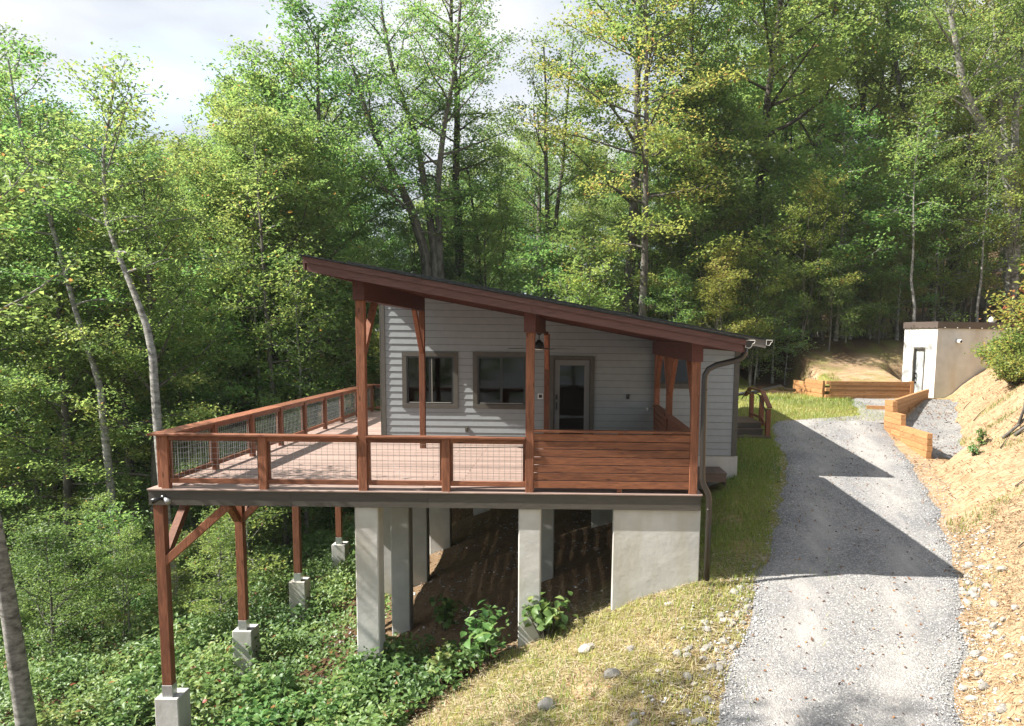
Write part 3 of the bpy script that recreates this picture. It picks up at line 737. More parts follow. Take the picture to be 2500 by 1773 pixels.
# side landing with stairs
ld = thing('side_stairs', 'small timber landing with steps and handrail at the cabin side by the drive', 'stairs', (13, 12, 0))
BPY = wood('brown_plank', (.08, .055, .042), (.12, .085, .065), (.16, .115, .09), 'y', False)
for i in range(13): box('landing_board', ld, 12.03, 13.82, 11.45+i*.145, 11.45+i*.145+.14, .11, .14, BPX, .003)
box('riser', ld, 12.03, 13.8, 11.47, 11.5, -.05, .108, greyb('x')); box('tread', ld, 12.03, 13.85, 11.15, 11.468, -.08, -.052, BPX); box('riser', ld, 12.03, 13.8, 11.17, 11.2, -.24, -.082, greyb('x'))
box('tread', ld, 12.03, 13.98, 10.7, 11.168, -.27, -.242, BPX); box('riser', ld, 12.03, 13.95, 10.73, 10.76, -.5, -.272, greyb('x'))
box('skirt', ld, 13.79, 13.82, 11.5, 13.3, -.4, .108, greyb('y'))
for y, z1 in ((10.85, .62), (11.75, 1.0), (13.2, 1.0)): box('post', ld, 13.82, 13.96, y, y+.13, -.24 if y < 11 else .0, z1, red('z'), .005)
rl = [(13.89, 10.72, .68), (13.89, 11.8, 1.14), (13.89, 13.5, 1.14), (13.89, 14.3, .8)]
for a_, b_ in zip(rl[:-1], rl[1:]): beam('handrail', ld, a_, b_, .15, .045, red('y'))
for a_, b_ in zip(rl[:-1], rl[1:]): tube('grab_bar', ld, [(p[0]-.12, p[1], p[2]-.12) for p in (a_, b_)], .018, M_BLACK, 8)
beam('bottom_rail', ld, (13.89, 11.88, .25), (13.89, 13.2, .25), .04, .09, red('y')); beam('bottom_rail', ld, (13.89, 10.95, -.05), (13.89, 11.75, .25), .04, .09, red('y'))

# ------------------------------------------------------------------ shed dug into the bank
M_SDOOR = plain('pale_grey_door', (.42, .44, .44), .45, .4, .03)
sc0 = np.array([23.35, 20.0]); dl = np.array([-.5, 2.2])/2.256; dr = np.array([2.2, .5])/2.256
shed = thing('root_cellar', 'small flat roofed concrete cellar with narrow grey door in the bank', 'shed', (23.35, 20, .3))
def pl(a, b, c, d_, z0, z1, m_, name, parent):
    p = [sc0+dl*a+dr*c, sc0+dl*b+dr*c, sc0+dl*b+dr*d_, sc0+dl*a+dr*d_]
    return prism(name, parent, [tuple(q) for q in p], 'z', z0, z1, m_)
W_ = 2.256; D0, D1 = .72, 1.52
pl(0, D0, 0, .2, -.3, 3.4, M_CONC2, 'wall', shed); pl(D1, W_, 0, .2, -.3, 3.4, M_CONC2, 'wall', shed); pl(D0, D1, 0, .2, 2.58, 3.4, M_CONC2, 'wall', shed)
pl(0, .2, .201, 5.4, -.3, 3.4, M_CONC2, 'wall', shed); pl(W_-.2, W_, .201, 5.4, -.3, 3.4, M_CONC2, 'wall', shed)
pl(-.05, W_+.05, -.05, 5.5, 3.402, 3.69, M_DIRTROOF, 'roof', shed)
sd = pl(D0+.07, D1-.07, .1, .14, .3, 2.5, M_SDOOR, 'door', shed)
for a_, b_ in ((D0, D0+.07), (D1-.07, D1)): pl(a_, b_, -.02, .16, .3, 2.58, M_TRIM, 'door_frame', shed)
pl(D0+.071, D1-.071, -.02, .16, 2.501, 2.58, M_TRIM, 'door_frame', shed)
for z in (.95, 1.15, 1.35): pl(D1-.17, D1-.12, .02, .099, z, z+.09, M_BLACK, 'handle', shed)
pp = sc0+dr*1.0-dl*.02; pe = sc0+dr*1.0-dl*.25
tube('vent_pipe', shed, [(pp[0], pp[1], 2.85), (pe[0], pe[1], 2.85)], .085, M_WHITE, 16); tube('pipe_bore', shed, [(pe[0], pe[1], 2.85), (pe[0]+(pe-pp)[0]*.03, pe[1]+(pe-pp)[1]*.03, 2.85)], .06, M_BLACK, 16)
for i in range(7):
    q = sc0+dr*(.3+i*.62)-dl*.055; tube('roof_bolt', shed, [(q[0], q[1], 3.43), (q[0]-dl[0]*.03, q[1]-dl[1]*.03, 3.43)], .02, M_EDGE, 6)
for i in range(6):
    q = sc0+dl*(.1+i*.4)-dr*.055; tube('roof_bolt', shed, [(q[0], q[1], 3.43), (q[0]-dr[0]*.03, q[1]-dr[1]*.03, 3.43)], .02, M_BLACK, 6)
q = sc0+dr*3.4+dl*.8
tube('vent_cap', shed, [(q[0], q[1], 3.69), (q[0], q[1], 3.78), (q[0], q[1], 3.9), (q[0], q[1], 3.97)], [.08, .17, .15, .06], M_WHITE, 16)

# ------------------------------------------------------------------ timber retaining walls
def rwall_(label, segs, th=.13, ph=.18):
    """segs: list of (p0, p1, zbottom, ztop); planks stacked"""
    tname = thing('retaining_wall', label, 'retaining wall', (segs[0][0][0], segs[0][0][1], segs[0][2]), 'timber retaining walls by the drive')
    for p0, p1, zb, zt_ in segs:
        z = zt_
        i = 0
        while z > zb:
            h = min(ph, z-zb+.02)
            e = .009*((i*7) % 3-1)
            d = np.array(p1)-np.array(p0); d = d/np.linalg.norm(d); nn = np.array([-d[1], d[0]])*e
            beam('plank', tname, (p0[0]+nn[0], p0[1]+nn[1], z-h/2), (p1[0]+nn[0], p1[1]+nn[1], z-h/2), th, h-.008, ret('x' if abs(d[0]) > abs(d[1]) else 'y'), .006)
            z -= ph; i += 1
    return tname
A = rwall_('orange timber retaining wall stretching left from the cellar door behind the lawn', [((18.48, 19.0), (21.95, 19.25), .2, 1.13)])
for z in (1.06, .77, .48): box('corner_block', A, 18.30, 18.475, 18.93, 19.08, z-.07, z+.07, ret('z'), .006)
box('end_post', A, 21.96, 22.1, 19.15, 19.35, .2, 1.15, ret('z'), .006)
rwall_('short orange timber retaining wall with one step, running back to the woods behind the lawn', [((18.3, 19.2), (18.05, 20.9), .2, 1.13), ((18.04, 20.95), (17.9, 22.2), .2, 1.0)])
rwall_('orange timber retaining wall stepping down toward the viewer right of the drive', [((18.2, 12.2), (18.18, 11.5), -.6, .88), ((18.18, 11.5), (18.14, 10.7), -.8, .52), ((18.14, 10.7), (18.05, 8.6), -1.1, .17)], .16)
rwall_('low shaded timber retaining wall running from the stepped wall up to the cellar', [((18.3, 12.35), (23.0, 19.85), -.2, .80)])
rwall_('very low timber curb across the gravel in front of the cellar', [((18.9, 15.9), (20.4, 15.5), -.2, .38)])
# pipes
pipe = tube('drain_pipe', None, [(18.15, 8.2, -.42), (18.3, 7.9, -.42), (18.4, 7.55, -.5), (18.45, 7.2, -.7)], .075, M_PIPE, 12)
tag(pipe, 'short black corrugated drain pipe end beside the stepped retaining wall', 'pipe')
pts = [at(1800, 963, 17.5), at(1850, 956, 18), at(1880, 949, 18.8), at(1905, 943, 19.4), at(1915, 950, 19.6), at(1940, 953, 20)]
pipe = tube('drain_pipe', None, [tuple(p) for p in pts], .07, M_PIPE, 10); tag(pipe, 'long black pipe curving over the lawn behind the side stairs', 'pipe')

# ------------------------------------------------------------------ trees
def trunk_path(rng, H, r0, lean, wob, n=10):
    t = np.linspace(0, 1, n); a = rng.normal(0, wob, (n, 2)).cumsum(0)*H/n; a -= a[0]
    p = np.stack([a[:, 0]+lean[0]*t*H, a[:, 1]+lean[1]*t*H, t*H], 1)
    r = r0*(1-.86*t**.9); r[0] *= 1.35
    return p, r
def tree_meshes(name, seed, H, r0, spread, cb, nprim, spr, per, leaf, lean=(0, 0), wob=.03, stems=1, m_leaf=None, m_bark=None, path=None, extra=(), flat=.5, dead=0, autumn=.0):
    rng = np.random.default_rng(seed); TV = []; TF = []; cen = []; nn = []
    def addtube(p, r, n):
        v, f = tube_vf(p, list(r), n, False); o = len(TV); TV.extend(v); TF.extend([tuple(i+o for i in q) for q in f])
    stems_ = []
    if path is not None:
        p = np.array(path, float); t = np.linspace(0, 1, 14); tt = np.linspace(0, 1, len(p))
        pp = np.stack([np.interp(t, tt, p[:, i]) for i in range(3)], 1); r = r0*(1-.8*t); r[0] *= 1.25; stems_.append((pp, r))
        for ep, er in extra:
            ep = np.array(ep, float); tt = np.linspace(0, 1, len(ep)); stems_.append((np.stack([np.interp(t, tt, ep[:, i]) for i in range(3)], 1), er*(1-.75*t)))
    else:
        for s in range(stems):
            a = rng.uniform(0, 6.28); k = 0 if stems == 1 else rng.uniform(.08, .22)
            h = H*rng.uniform(.85, 1)
            stems_.append(trunk_path(rng, h, r0*(1 if s == 0 else rng.uniform(.6, .9)), (lean[0]+k*math.cos(a), lean[1]+k*math.sin(a)), wob))
    npr = max(4, int(nprim/len(stems_)))
    for pp, r in stems_:
        addtube(pp, r, 8)
        n = len(pp)
        for k in range(npr):
            t = cb+(1-cb)*((k+rng.uniform(0, .9))/npr)**.9; t = min(t, .985)
            q = t*(n-1); i = int(q); base = pp[i]*(1-(q-i))+pp[min(i+1, n-1)]*(q-i); rb = np.interp(q, range(n), r)
            az = k*2.4+rng.uniform(-.5, .5); u = (t-cb)/(1-cb)
            el = math.radians(8+45*u+rng.uniform(-10, 14)); Lb = spread*(.55+.6*math.sin(math.pi*min(1, .15+u*.8)))*(1-.35*u)*rng.uniform(.7, 1.15)
            d = np.array([math.cos(az)*math.cos(el), math.sin(az)*math.cos(el), math.sin(el)])
            pb = [base]; m = 5
            for s in range(m):
                d = d+rng.normal(0, .12, 3)+np.array([0, 0, .05-.09*(1-u)]); d /= np.linalg.norm(d); pb.append(pb[-1]+d*Lb/m)
            pb = np.array(pb); addtube(pb, np.linspace(min(rb*.55, .03+.010*Lb), .01, m+1), 5)
            ns = max(3, int(Lb*1.7))
            for s in range(ns):
                ts = .22+.78*(s+rng.uniform(0, 1))/ns; q2 = ts*m; j = min(int(q2), m-1); b2 = pb[j]*(1-(q2-j))+pb[j+1]*(q2-j)
                dd = pb[j+1]-pb[j]; dd /= np.linalg.norm(dd); side = np.cross(dd, [0, 0, 1]); side /= max(1e-6, np.linalg.norm(side))
                sd_ = (1 if s % 2 else -1)
                d2 = dd*.55+side*sd_*.8+rng.normal(0, .22, 3); d2[2] += .05; d2 /= np.linalg.norm(d2); l2 = Lb*(.45-.25*ts)*rng.uniform(.7, 1.3)+.3
                e2 = b2+d2*l2+np.array([0, 0, -.06*l2]); 
                if l2 > .5: addtube(np.array([b2, (b2+e2)/2+rng.normal(0, .03, 3), e2]), [.016, .011, .005], 3)
                if rng.uniform() < dead: continue
                nsp = max(1, int(spr*1.25*l2+.5))
                for c in range(nsp):
                    tc_ = (c+.6)/nsp; cc = b2*(1-tc_)+e2*tc_; rr = rng.uniform(.32, .60)
                    kk = int(per*1.9*rng.uniform(.6, 1.3)); off = rng.normal(0, 1, (kk, 3))*[rr*.62, rr*.62, rr*.26*flat*2]
                    tilt = rng.normal(0, .25, 3); tn = np.array([0, 0, 1])+tilt
                    off[:, 2] += off[:, 0]*-tilt[0]+off[:, 1]*-tilt[1]
                    cen.append(cc+off); nn.append(unit(tn+rng.normal(0, .42, (kk, 3))))
    C = np.concatenate(cen); Nn = np.concatenate(nn); n = len(C)
    V, F, li = leaves(C, Nn, leaf*.98*rng.uniform(.6, 1.35, n), leaf*.6*rng.uniform(.8, 1.2, n), rng)
    patch = np.array([mnoise.noise(Vector((x*.45+seed, y*.45, z*.45))) for x, y, z in C[::8]]); patch = np.repeat(patch, 8)[:n]
    tint = np.clip(.42+.55*patch+rng.normal(0, .16, n)+autumn, 0, 1)
    tint = np.where(rng.uniform(size=n) < .012, .97, np.minimum(tint, .88+autumn*.6))
    mt = pymesh(name+'_trunk', TV, TF, m_bark or M_BARK, True)
    mc = npmesh(name+'_crown', V, F, m_leaf or M_LEAF, tint[li])
    return mt, mc, H
NLEAF = [0]
def place(meshes, x, y, z, s, rot, name, label, cat, group=None, sz=None):
    mt, mc, H = meshes
    t_ = bpy.data.objects.new(name, None); COL.objects.link(t_); t_.location = (x, y, z); t_.rotation_euler = (0, 0, rot); t_.scale = (s, s, s*(sz or 1)); t_.empty_display_size = .3
    tag(t_, label, cat, group)
    for nm, me in (('trunk', mt), ('crown', mc)):
        o = bpy.data.objects.new(nm, me); COL.objects.link(o); o.parent = t_
    return t_
TALL = [tree_meshes('maple', 11, 20, .26, 4.2, .28, 34, 2.0, 21, .15),
        tree_meshes('beech', 12, 21, .30, 4.6, .22, 36, 2.0, 20, .15, stems=3, m_bark=M_BARK),
        tree_meshes('oak', 13, 19, .27, 5.0, .33, 30, 2.1, 21, .16, lean=(.08, .02), wob=.05, m_bark=M_BARKD),
        tree_meshes('poplar', 14, 24, .24, 3.4, .38, 32, 2.0, 22, .15, m_bark=M_BARKD),
        tree_meshes('ash', 15, 20, .22, 4.2, .35, 28, 1.6, 18, .145, m_leaf=M_LEAFY, dead=.12, autumn=.05),
        tree_meshes('hickory', 16, 18, .24, 4.4, .2, 34, 2.2, 21, .15, m_leaf=M_LEAFD)]
MIDT = [tree_meshes('young_beech', 21, 9, .085, 2.6, .22, 22, 2.0, 20, .145, m_bark=M_BIRCH, wob=.05),
        tree_meshes('young_maple', 22, 10, .09, 2.4, .3, 20, 2.1, 20, .15, m_leaf=M_LEAFY, wob=.06, stems=2),
        tree_meshes('young_oak', 23, 7, .075, 2.3, .15, 20, 2.2, 21, .14, m_leaf=M_LEAFD, wob=.05),
        tree_meshes('sapling', 24, 5, .04, 1.5, .2, 14, 2.6, 15, .13, m_bark=M_BIRCH, wob=.07),
        tree_meshes('slender', 25, 12, .085, 1.9, .5, 16, 1.8, 18, .14, m_bark=M_BIRCH, wob=.07)]
def put(bank, i, u, Y, H, label, name='tree', group=None, cat='tree', x=None, rot=None, rng=random):
    X = at(u, 830, Y)[0] if x is None else x
    mm = bank[i]; s = H/mm[2]
    return place(mm, X, Y, G(X, Y, False)-.15, s, rng.uniform(0, 6.28) if rot is None else rot, name, label, cat, group, rng.uniform(.92, 1.08))
rr = random.Random(5)
# recognisable trees round the house  (photo column, depth, height)
put(TALL, 0, 800, 26, 26, 'full green tree left of the multi-stemmed one, its crown against the sky', rot=3)
put(TALL, 2, 700, 23, 19, 'spreading green tree above the left tip of the porch roof', rot=4.2)
put(TALL, 0, 1530, 27, 27, 'dense dark green tree with thick trunk behind the roof middle', rot=.6)
put(TALL, 4, 1570, 24.5, 24, 'yellow tinged tree in front of the dense dark one above the roof middle', rot=2.6)
put(TALL, 3, 1655, 28, 26, 'tall slim tree right of the dense dark tree', rot=5)
put(TALL, 2, 1800, 30, 28, 'tall dark trunked tree above the side stairs', rot=.3)
put(TALL, 1, 1930, 38, 30, 'tall forked tree between the stairs and the far timber wall', rot=3.3)
put(TALL, 5, 1700, 27.5, 16, 'round headed mid green tree above the low roof end', rot=1)
put(MIDT, 1, 1745, 26, 13, 'small tree with orange yellow leaves above the low roof end')
put(TALL, 0, 2080, 36, 30, 'tall leafy tree above the far timber wall', rot=2.2)
put(TALL, 1, 2300, 33, 27, 'tall bushy tree behind the concrete cellar', rot=.9)
put(MIDT, 4, 2232, 24.5, 13, 'slender pale trunked tree standing directly behind the cellar roof', rot=2)
put(MIDT, 0, 2040, 26.5, 11, 'slender pale trunked young tree on the bank above the far timber wall', rot=1)
put(MIDT, 1, 2010, 27, 9, 'yellow green young tree behind the far timber wall')
put(MIDT, 4, 2380, 26, 12, 'slender tree with bent pale stem right of the cellar door')
put(MIDT, 0, 2190, 27, 8, 'leaning pale stemmed young tree left of the cellar')
put(TALL, 5, 470, 20, 12.5, 'broad green tree behind the deck railing corner', rot=1.7)
put(TALL, 0, 330, 26, 17.5, 'green tree topping the left woods against the sky', rot=0)
put(TALL, 2, 120, 21, 17, 'dark leafy tree at the left edge of the woods', rot=2)
put(TALL, 4, 480, 32, 17, 'orange tipped tree on the left skyline', rot=2)
put(TALL, 1, 1330, 32, 22, 'many stemmed tree beyond the roof between two tall neighbours', rot=.2)
# individually shaped grey trunks at the left
def custom(seed, pts, r0, label, **k):
    P = [at(*p) for p in pts]; P[0][2] = G(P[0][0], P[0][1], False)-.3
    P = np.array(P); o = P[0].copy(); P = P-o
    k['extra'] = [(np.array([at(*p) for p in ep])-o, er) for ep, er in k.get('extra', ())]
    mm = tree_meshes('bent', seed, P[-1][2], r0, k.pop('spread', 2.6), k.pop('cb', .5), k.pop('nprim', 20), 2.0, 18, .14, path=P, **k)
    return place(mm, o[0], o[1], o[2], 1, 0, 'tree', label, 'tree', None, 1)
custom(31, [(302, 1440, 12), (255, 1050, 12), (243, 930, 12.2), (195, 800, 12.5), (120, 520, 13), (60, 380, 13.5), (20, 150, 14)], .14, 'bent slender grey tree left of the deck leaning to the left', m_bark=M_BIRCH, wob=.03)
custom(32, [(430, 1480, 10), (385, 1050, 10.5), (370, 830, 11), (330, 720, 11.3), (262, 560, 11.8), (250, 400, 12.2), (280, 200, 12.6)], .16, 'grey mottled tree rising directly behind the front left deck corner', m_bark=M_BIRCH, cb=.55)
custom(33, [(75, 1780, 1.5), (25, 1500, 1.2), (-10, 1290, .9), (-90, 900, .5), (-160, 500, 0)], .2, 'thick pale mottled trunk leaning out at the lower left corner', m_bark=M_BIRCH, cb=.8, nprim=6)
custom(34, [(150, 1300, 18), (120, 1000, 18), (95, 800, 18), (70, 500, 19)], .13, 'straight dark trunk among the woods at the far left', m_bark=M_BARKD)
custom(35, [(700, 1400, 17), (690, 1200, 17), (660, 900, 17.5), (640, 600, 18), (620, 350, 19)], .15, 'grey trunked tree standing beyond the deck side railing', m_bark=M_BARK)
custom(36, [(500, 1400, 15), (455, 1200, 15.3), (440, 1000, 16), (450, 700, 17)], .09, 'thin pale trunk seen between the deck posts', m_bark=M_BIRCH)
custom(37, [(1062, 760, 26), (1045, 640, 26), (1000, 500, 26), (950, 400, 25.5), (900, 300, 25), (860, 160, 25)], .3, 'big multi-stemmed grey tree rising behind the upper roof edge', spread=3.6, cb=.35, nprim=64,
       extra=[([(1072, 790, 26), (1064, 640, 26), (1040, 470, 26.3), (1015, 330, 26.5), (960, 180, 26.5), (930, 20, 27)], .25), ([(1082, 790, 26), (1074, 650, 26), (1068, 450, 26), (1085, 300, 25.7), (1110, 180, 25), (1130, -60, 25)], .22), ([(1050, 790, 25.6), (1040, 620, 25.6), (1005, 520, 25), (950, 470, 24), (880, 430, 23)], .13)])
custom(38, [(1130, 760, 28), (1122, 600, 28), (1112, 430, 28), (1118, 250, 28), (1100, 80, 28), (1105, -120, 28)], .27, 'straight dark trunked tree just right of the multi-stemmed one behind the roof', spread=3.4, cb=.4, nprim=34, m_bark=M_BARKD)
custom(39, [(2462, 900, 27), (2468, 640, 27), (2470, 430, 27), (2410, 330, 26.5), (2355, 230, 26), (2335, 110, 26), (2300, -60, 26)], .42, 'large pale forked tree at the right edge above the cellar', spread=3.8, cb=.45, nprim=60, m_bark=M_BIRCH,
       extra=[([(2474, 640, 27.1), (2468, 430, 27), (2440, 250, 27.5), (2430, 100, 28), (2420, -80, 28)], .22), ([(2478, 640, 26.9), (2476, 400, 27), (2480, 250, 27), (2500, 120, 27), (2530, -60, 27)], .26)])
# tall tree beside the viewer, left of the frame: throws the dapples on the mound and drive
SHT = tree_meshes('highcrown', 61, 23, .25, 3.3, .6, 26, 1.9, 20, .16)
place(SHT, -6.0, -8.3, G(-6, -8.3, False)-.2, 1, 1.2, 'tree', 'tall high crowned tree standing left of the viewer', 'tree')
place(SHT, -9.5, -9.6, G(-9.5, -9.6, False)-.2, 1.1, 3.9, 'tree', 'second high crowned tree further left of the viewer', 'tree')
for i_, (u_, y_, h_) in enumerate([(1775, 23.2, 6.5), (1835, 24.4, 8), (1890, 25.2, 7), (1955, 25.6, 8.5), (2010, 26.4, 6), (2075, 27, 8), (2140, 27.8, 7), (1725, 24, 7.5)]): put(MIDT, [1, 1, 0][i_ % 3], u_, y_, h_, ['yellow green', 'bright bushy', 'pale stemmed'][i_ % 3]+' young tree, clearing edge, '+['above the stair rail', 'right of the stairs', 'behind the black pipe', 'above the left end of the timber wall', 'above the timber wall corner block', 'above the middle of the timber wall', 'left of the cellar', 'beside the low roof corner'][i_])
# the woods
LAND = [(-9999, 60, 'at the left edge'), (60, 200, 'left of the bent grey tree'), (200, 330, 'near the bent grey tree'), (330, 440, 'behind the deck corner'), (440, 560, 'over the first railing bays'), (560, 680, 'over the middle of the side railing'),
        (680, 800, 'by the left roof tip'), (800, 930, 'over the left roof end'), (930, 1080, 'near the multi-stemmed tree'), (1080, 1250, 'over the left half of the roof'), (1250, 1450, 'over the roof middle'), (1450, 1600, 'near the dense dark tree'), (1600, 1760, 'over the low roof end'),
        (1760, 1900, 'over the side stairs'), (1900, 2030, 'left of the far timber wall'), (2030, 2180, 'over the far timber wall'), (2180, 2300, 'over the cellar door'), (2300, 2420, 'over the cellar roof'), (2420, 9999, 'at the right edge')]
LOOK = {id(b): v for b, v in ((TALL, ['full crowned', 'forked', 'leaning dark barked', 'narrow', 'thin yellow tinged', 'dark leaved']), (MIDT, ['pale stemmed', 'yellow green', 'dark leaved', 'spindly', 'high crowned slender']))}
USED = set()
def woodlabel(bank, ix, u, Y, Yx, H, Hx, label):
    f = (Y-Yx[0])/(Yx[1]-Yx[0]); row = 'front of woods' if f < .33 else 'mid woods' if f < .66 else 'deep woods'
    what = 'tree' if bank is TALL else 'young tree'; size = 'taller ' if H > (Hx[0]+Hx[1])/2 else 'shorter '
    where = next(l for a, b, l in LAND if a <= u < b)
    return size+LOOK[id(bank)][ix]+' '+what+', '+row+', '+where
def woods(n, ux, Yx, Hx, bank, idx, label, group, name='tree', avoid=None, seed=1, skyl=None):
    q = random.Random(seed); k = 0; tries = 0; P = []
    while k < n and tries < n*200:
        tries += 1
        u = q.uniform(*ux); Y = q.uniform(*Yx); X = at(u, 830, Y)[0]
        if avoid and avoid(X, Y): continue
        if X < 22 and abs(Y-(20.5-.17*(22.5-X))) < (4.6 if bank is TALL else 2.6) and 22.5-X < Hx[1]+3: continue
        if any((X-a)**2+(Y-b)**2 < (1.4 if bank is MIDT else 3.5) for a, b in P): continue
        H = q.uniform(*Hx)
        g = G(X, Y, False)
        if skyl is not None:
            d = Y-CAM[1]; vt = np.interp(u, *skyl); zt_ = CAM[2]+(838-vt)/CF*d*1.0
            H = min(max(H, 1.0 if bank is MIDT else (zt_-g)*.9), (zt_-g)*q.uniform(.84, 1.0))
        if H < 3: continue
        ix = q.choice(idx); lb = woodlabel(bank, ix, u, Y, Yx, H, Hx, label)
        if lb in USED: continue
        USED.add(lb); P.append((X, Y))
        put(bank, ix, u, Y, H, lb, name, group, x=X, rng=q); k += 1
SKY = ([-400, 0, 100, 250, 330, 420, 500, 600, 680, 800, 1000, 1150, 1250, 1350, 1500, 1700, 2100, 2900],
       [0, 80, 280, 260, 250, 310, 330, 260, 170, 420, 470, 430, 380, 330, 350, 420, 300, 200])
clear_ = lambda X, Y: (Y < 24 and 1.0 < X < 26) or (Y < 9 and X > -7) or (X > 21 and Y < 27)
woods(46, (-350, 800), (13, 45), (11, 20), TALL, [0, 1, 2, 3, 5], 'green hardwood in the dense woods left of the cabin', 'hardwoods in the woods left of the cabin', avoid=clear_, seed=2, skyl=SKY)
woods(46, (-500, 760), (14.5, 38), (5, 10), MIDT, [0, 1, 2, 4], 'thin young tree among the woods left of the cabin', 'young trees in the woods left of the cabin', avoid=clear_, seed=3, skyl=SKY)
woods(26, (780, 1750), (25, 60), (12, 20), TALL, [0, 1, 2, 3, 4, 5], 'green hardwood in the woods behind the cabin roof', 'hardwoods in the woods behind the cabin', avoid=clear_, seed=4, skyl=SKY)
woods(38, (780, 1800), (20, 42), (5, 11), MIDT, [0, 1, 2], 'young tree filling the woods behind the cabin roof', 'young trees behind the cabin', avoid=lambda X, Y: Y < 18, seed=5, skyl=SKY)
woods(30, (1650, 2900), (33, 75), (18, 30), TALL, [0, 1, 4, 4], 'tall hardwood in the woods beyond the drive and cellar', 'tall hardwoods beyond the drive', avoid=clear_, seed=6)
woods(48, (1700, 2800), (24, 48), (6, 13), MIDT, [0, 1, 1, 1, 4], 'slender understory tree in the woods beyond the drive', 'understory trees beyond the drive', avoid=lambda X, Y: (X > 21 and Y < 26) or Y < 24, seed=7)
woods(18, (-700, 3000), (62, 110), (14, 22), TALL, [0, 2, 5], 'distant hardwood closing the view deep in the woods', 'distant hardwoods', seed=8, skyl=SKY)
q = random.Random(88)
for i in range(11):
    x = -20+i*5.4+q.uniform(-1, 1); y = -27-q.uniform(0, 9)
    put(TALL, q.choice([0, 1, 2, 5]), 0, y, q.uniform(14, 19), 'hardwood in the clearing edge behind the viewer', group='trees behind the viewer', x=x, rng=q)
woods(28, (-300, 760), (17, 34), (10, 15), MIDT, [4], 'slender trunk in the woods left of the cabin', 'slender trees in the woods left of the cabin', avoid=clear_, seed=23, skyl=SKY)
woods(16, (1750, 2450), (26, 40), (9, 15), MIDT, [4, 4, 1], 'slender trunk in the woods beyond the drive', 'slender trees beyond the drive', avoid=lambda X, Y: X > 21 and Y < 26, seed=24)
# saplings beyond the lawn and shrubs on the left slope
woods(30, (-300, 640), (7, 20), (2.6, 5), MIDT, [3, 2, 0], 'leafy sapling on the slope left of the deck', 'saplings on the slope left of the deck', 'sapling', avoid=lambda X, Y: X > -1.2, seed=9)
woods(22, (1700, 2150), (24, 34), (2.5, 5), MIDT, [3, 2, 3], 'leafy sapling at the woods edge beyond the lawn', 'saplings at the woods edge beyond the lawn', 'sapling', seed=10)

def seen(x, y):
    d = np.array([x, y, G(x, y, False)+.3])-CAM; w_ = d@fw
    if w_ < 1: return False
    u = CPX+CF*(d@R_)/w_; v = CPY-CF*(d@U_)/w_
    return -60 < u < 2560 and v < 1840

# ------------------------------------------------------------------ shrubs with stems
def shrub_mesh(name, seed, R, H, nstem, per, leaf, m_leaf, autumn=0, rich=True):
    rng = np.random.default_rng(seed); TV = []; TF = []; C = []; Nn = []
    for k in range(nstem):
        a = rng.uniform(0, 6.28); r_ = R*math.sqrt(rng.uniform(0, 1)); h = H*rng.uniform(.6, 1)*(1-.4*(r_/R)**2)
        p = np.array([[.25*r_*math.cos(a), .25*r_*math.sin(a), 0], [.7*r_*math.cos(a), .7*r_*math.sin(a), h*.6], [r_*math.cos(a), r_*math.sin(a), h]])
        v, f = tube_vf(p, [.012, .008, .003], 4, False); o = len(TV); TV.extend(v); TF.extend([tuple(i+o for i in q) for q in f])
        t = rng.uniform(.25, 1.02, per)[:, None]; q = p[0]*(1-t)**2+2*p[1]*t*(1-t)+p[2]*t**2
        d = rng.normal(0, 1, (per, 3))*[.11, .11, .05]; C.append(q+d); Nn.append(unit(np.array([0, 0, 1.0])+d*2.5+rng.normal(0, .35, (per, 3))))
    C = np.concatenate(C); Nn = np.concatenate(Nn); n = len(C); C[:, 2] = np.maximum(C[:, 2], .02)
    V, F, li = leaves(C, Nn, leaf*rng.uniform(.6, 1.3, n), leaf*.66*rng.uniform(.8, 1.2, n), rng, .18, rich)
    tint = np.clip(.45+rng.normal(0, .22, n)+autumn+.3*rng.normal(0, .5, nstem).repeat(per), 0, .9+autumn)
    return pymesh(name+'_stems', TV, TF, M_BARKD), npmesh(name, V, F, m_leaf, tint[li])
def shrub(ms, x, y, s, rot, name, label, cat, group=None, dz=0):
    t_ = bpy.data.objects.new(name, None); COL.objects.link(t_); t_.location = (x, y, G(x, y)+dz); t_.rotation_euler = (0, 0, rot); t_.scale = (s, s, s)
    tag(t_, label, cat, group)
    for nm, me in (('stems', ms[0]), ('foliage', ms[1])):
        o = bpy.data.objects.new(nm, me); COL.objects.link(o); o.parent = t_
SHA = [shrub_mesh('autumn_bush', 41, 1.1, 1.3, 80, 50, .085, M_AUT, .1, False), shrub_mesh('autumn_bush_b', 42, 1.0, 1.1, 76, 50, .08, M_AUT, -.08, False)]
q = random.Random(12)
for x, y, s, lb in [(22.9, 12.9, 1.15, 'lowest rusty leaved bush on the bank, nearest the drive'), (23.9, 13.9, 1.6, 'large yellow green bush in front of the cellar side wall'), (24.6, 12.3, 1.7, 'reddish bush at the right edge of the bank'), (25.2, 14.6, 2.1, 'tall yellow bush against the right end of the cellar'),
                    (26.2, 13.0, 2.2, 'highest yellow leaved bush at the right picture edge'), (24.2, 15.6, 1.3, 'green bush touching the cellar wall'), (27.2, 15.6, 2.6, 'broad bush behind the highest yellow one'), (23.6, 11.6, 1.0, 'small brown bush at the lower end of the bush row')]:
    shrub(SHA[int(x*10) % 2], x, y, s, q.uniform(0, 6), 'bush', lb, 'bush')
BR = [shrub_mesh('bramble', 45, .8, .95, 34, 24, .13, M_SHRUB, .05), shrub_mesh('bramble_b', 46, .7, .75, 30, 24, .12, M_SHRUB, .12), shrub_mesh('bramble_c', 47, .6, 1.2, 20, 24, .14, M_SHRUB, 0)]
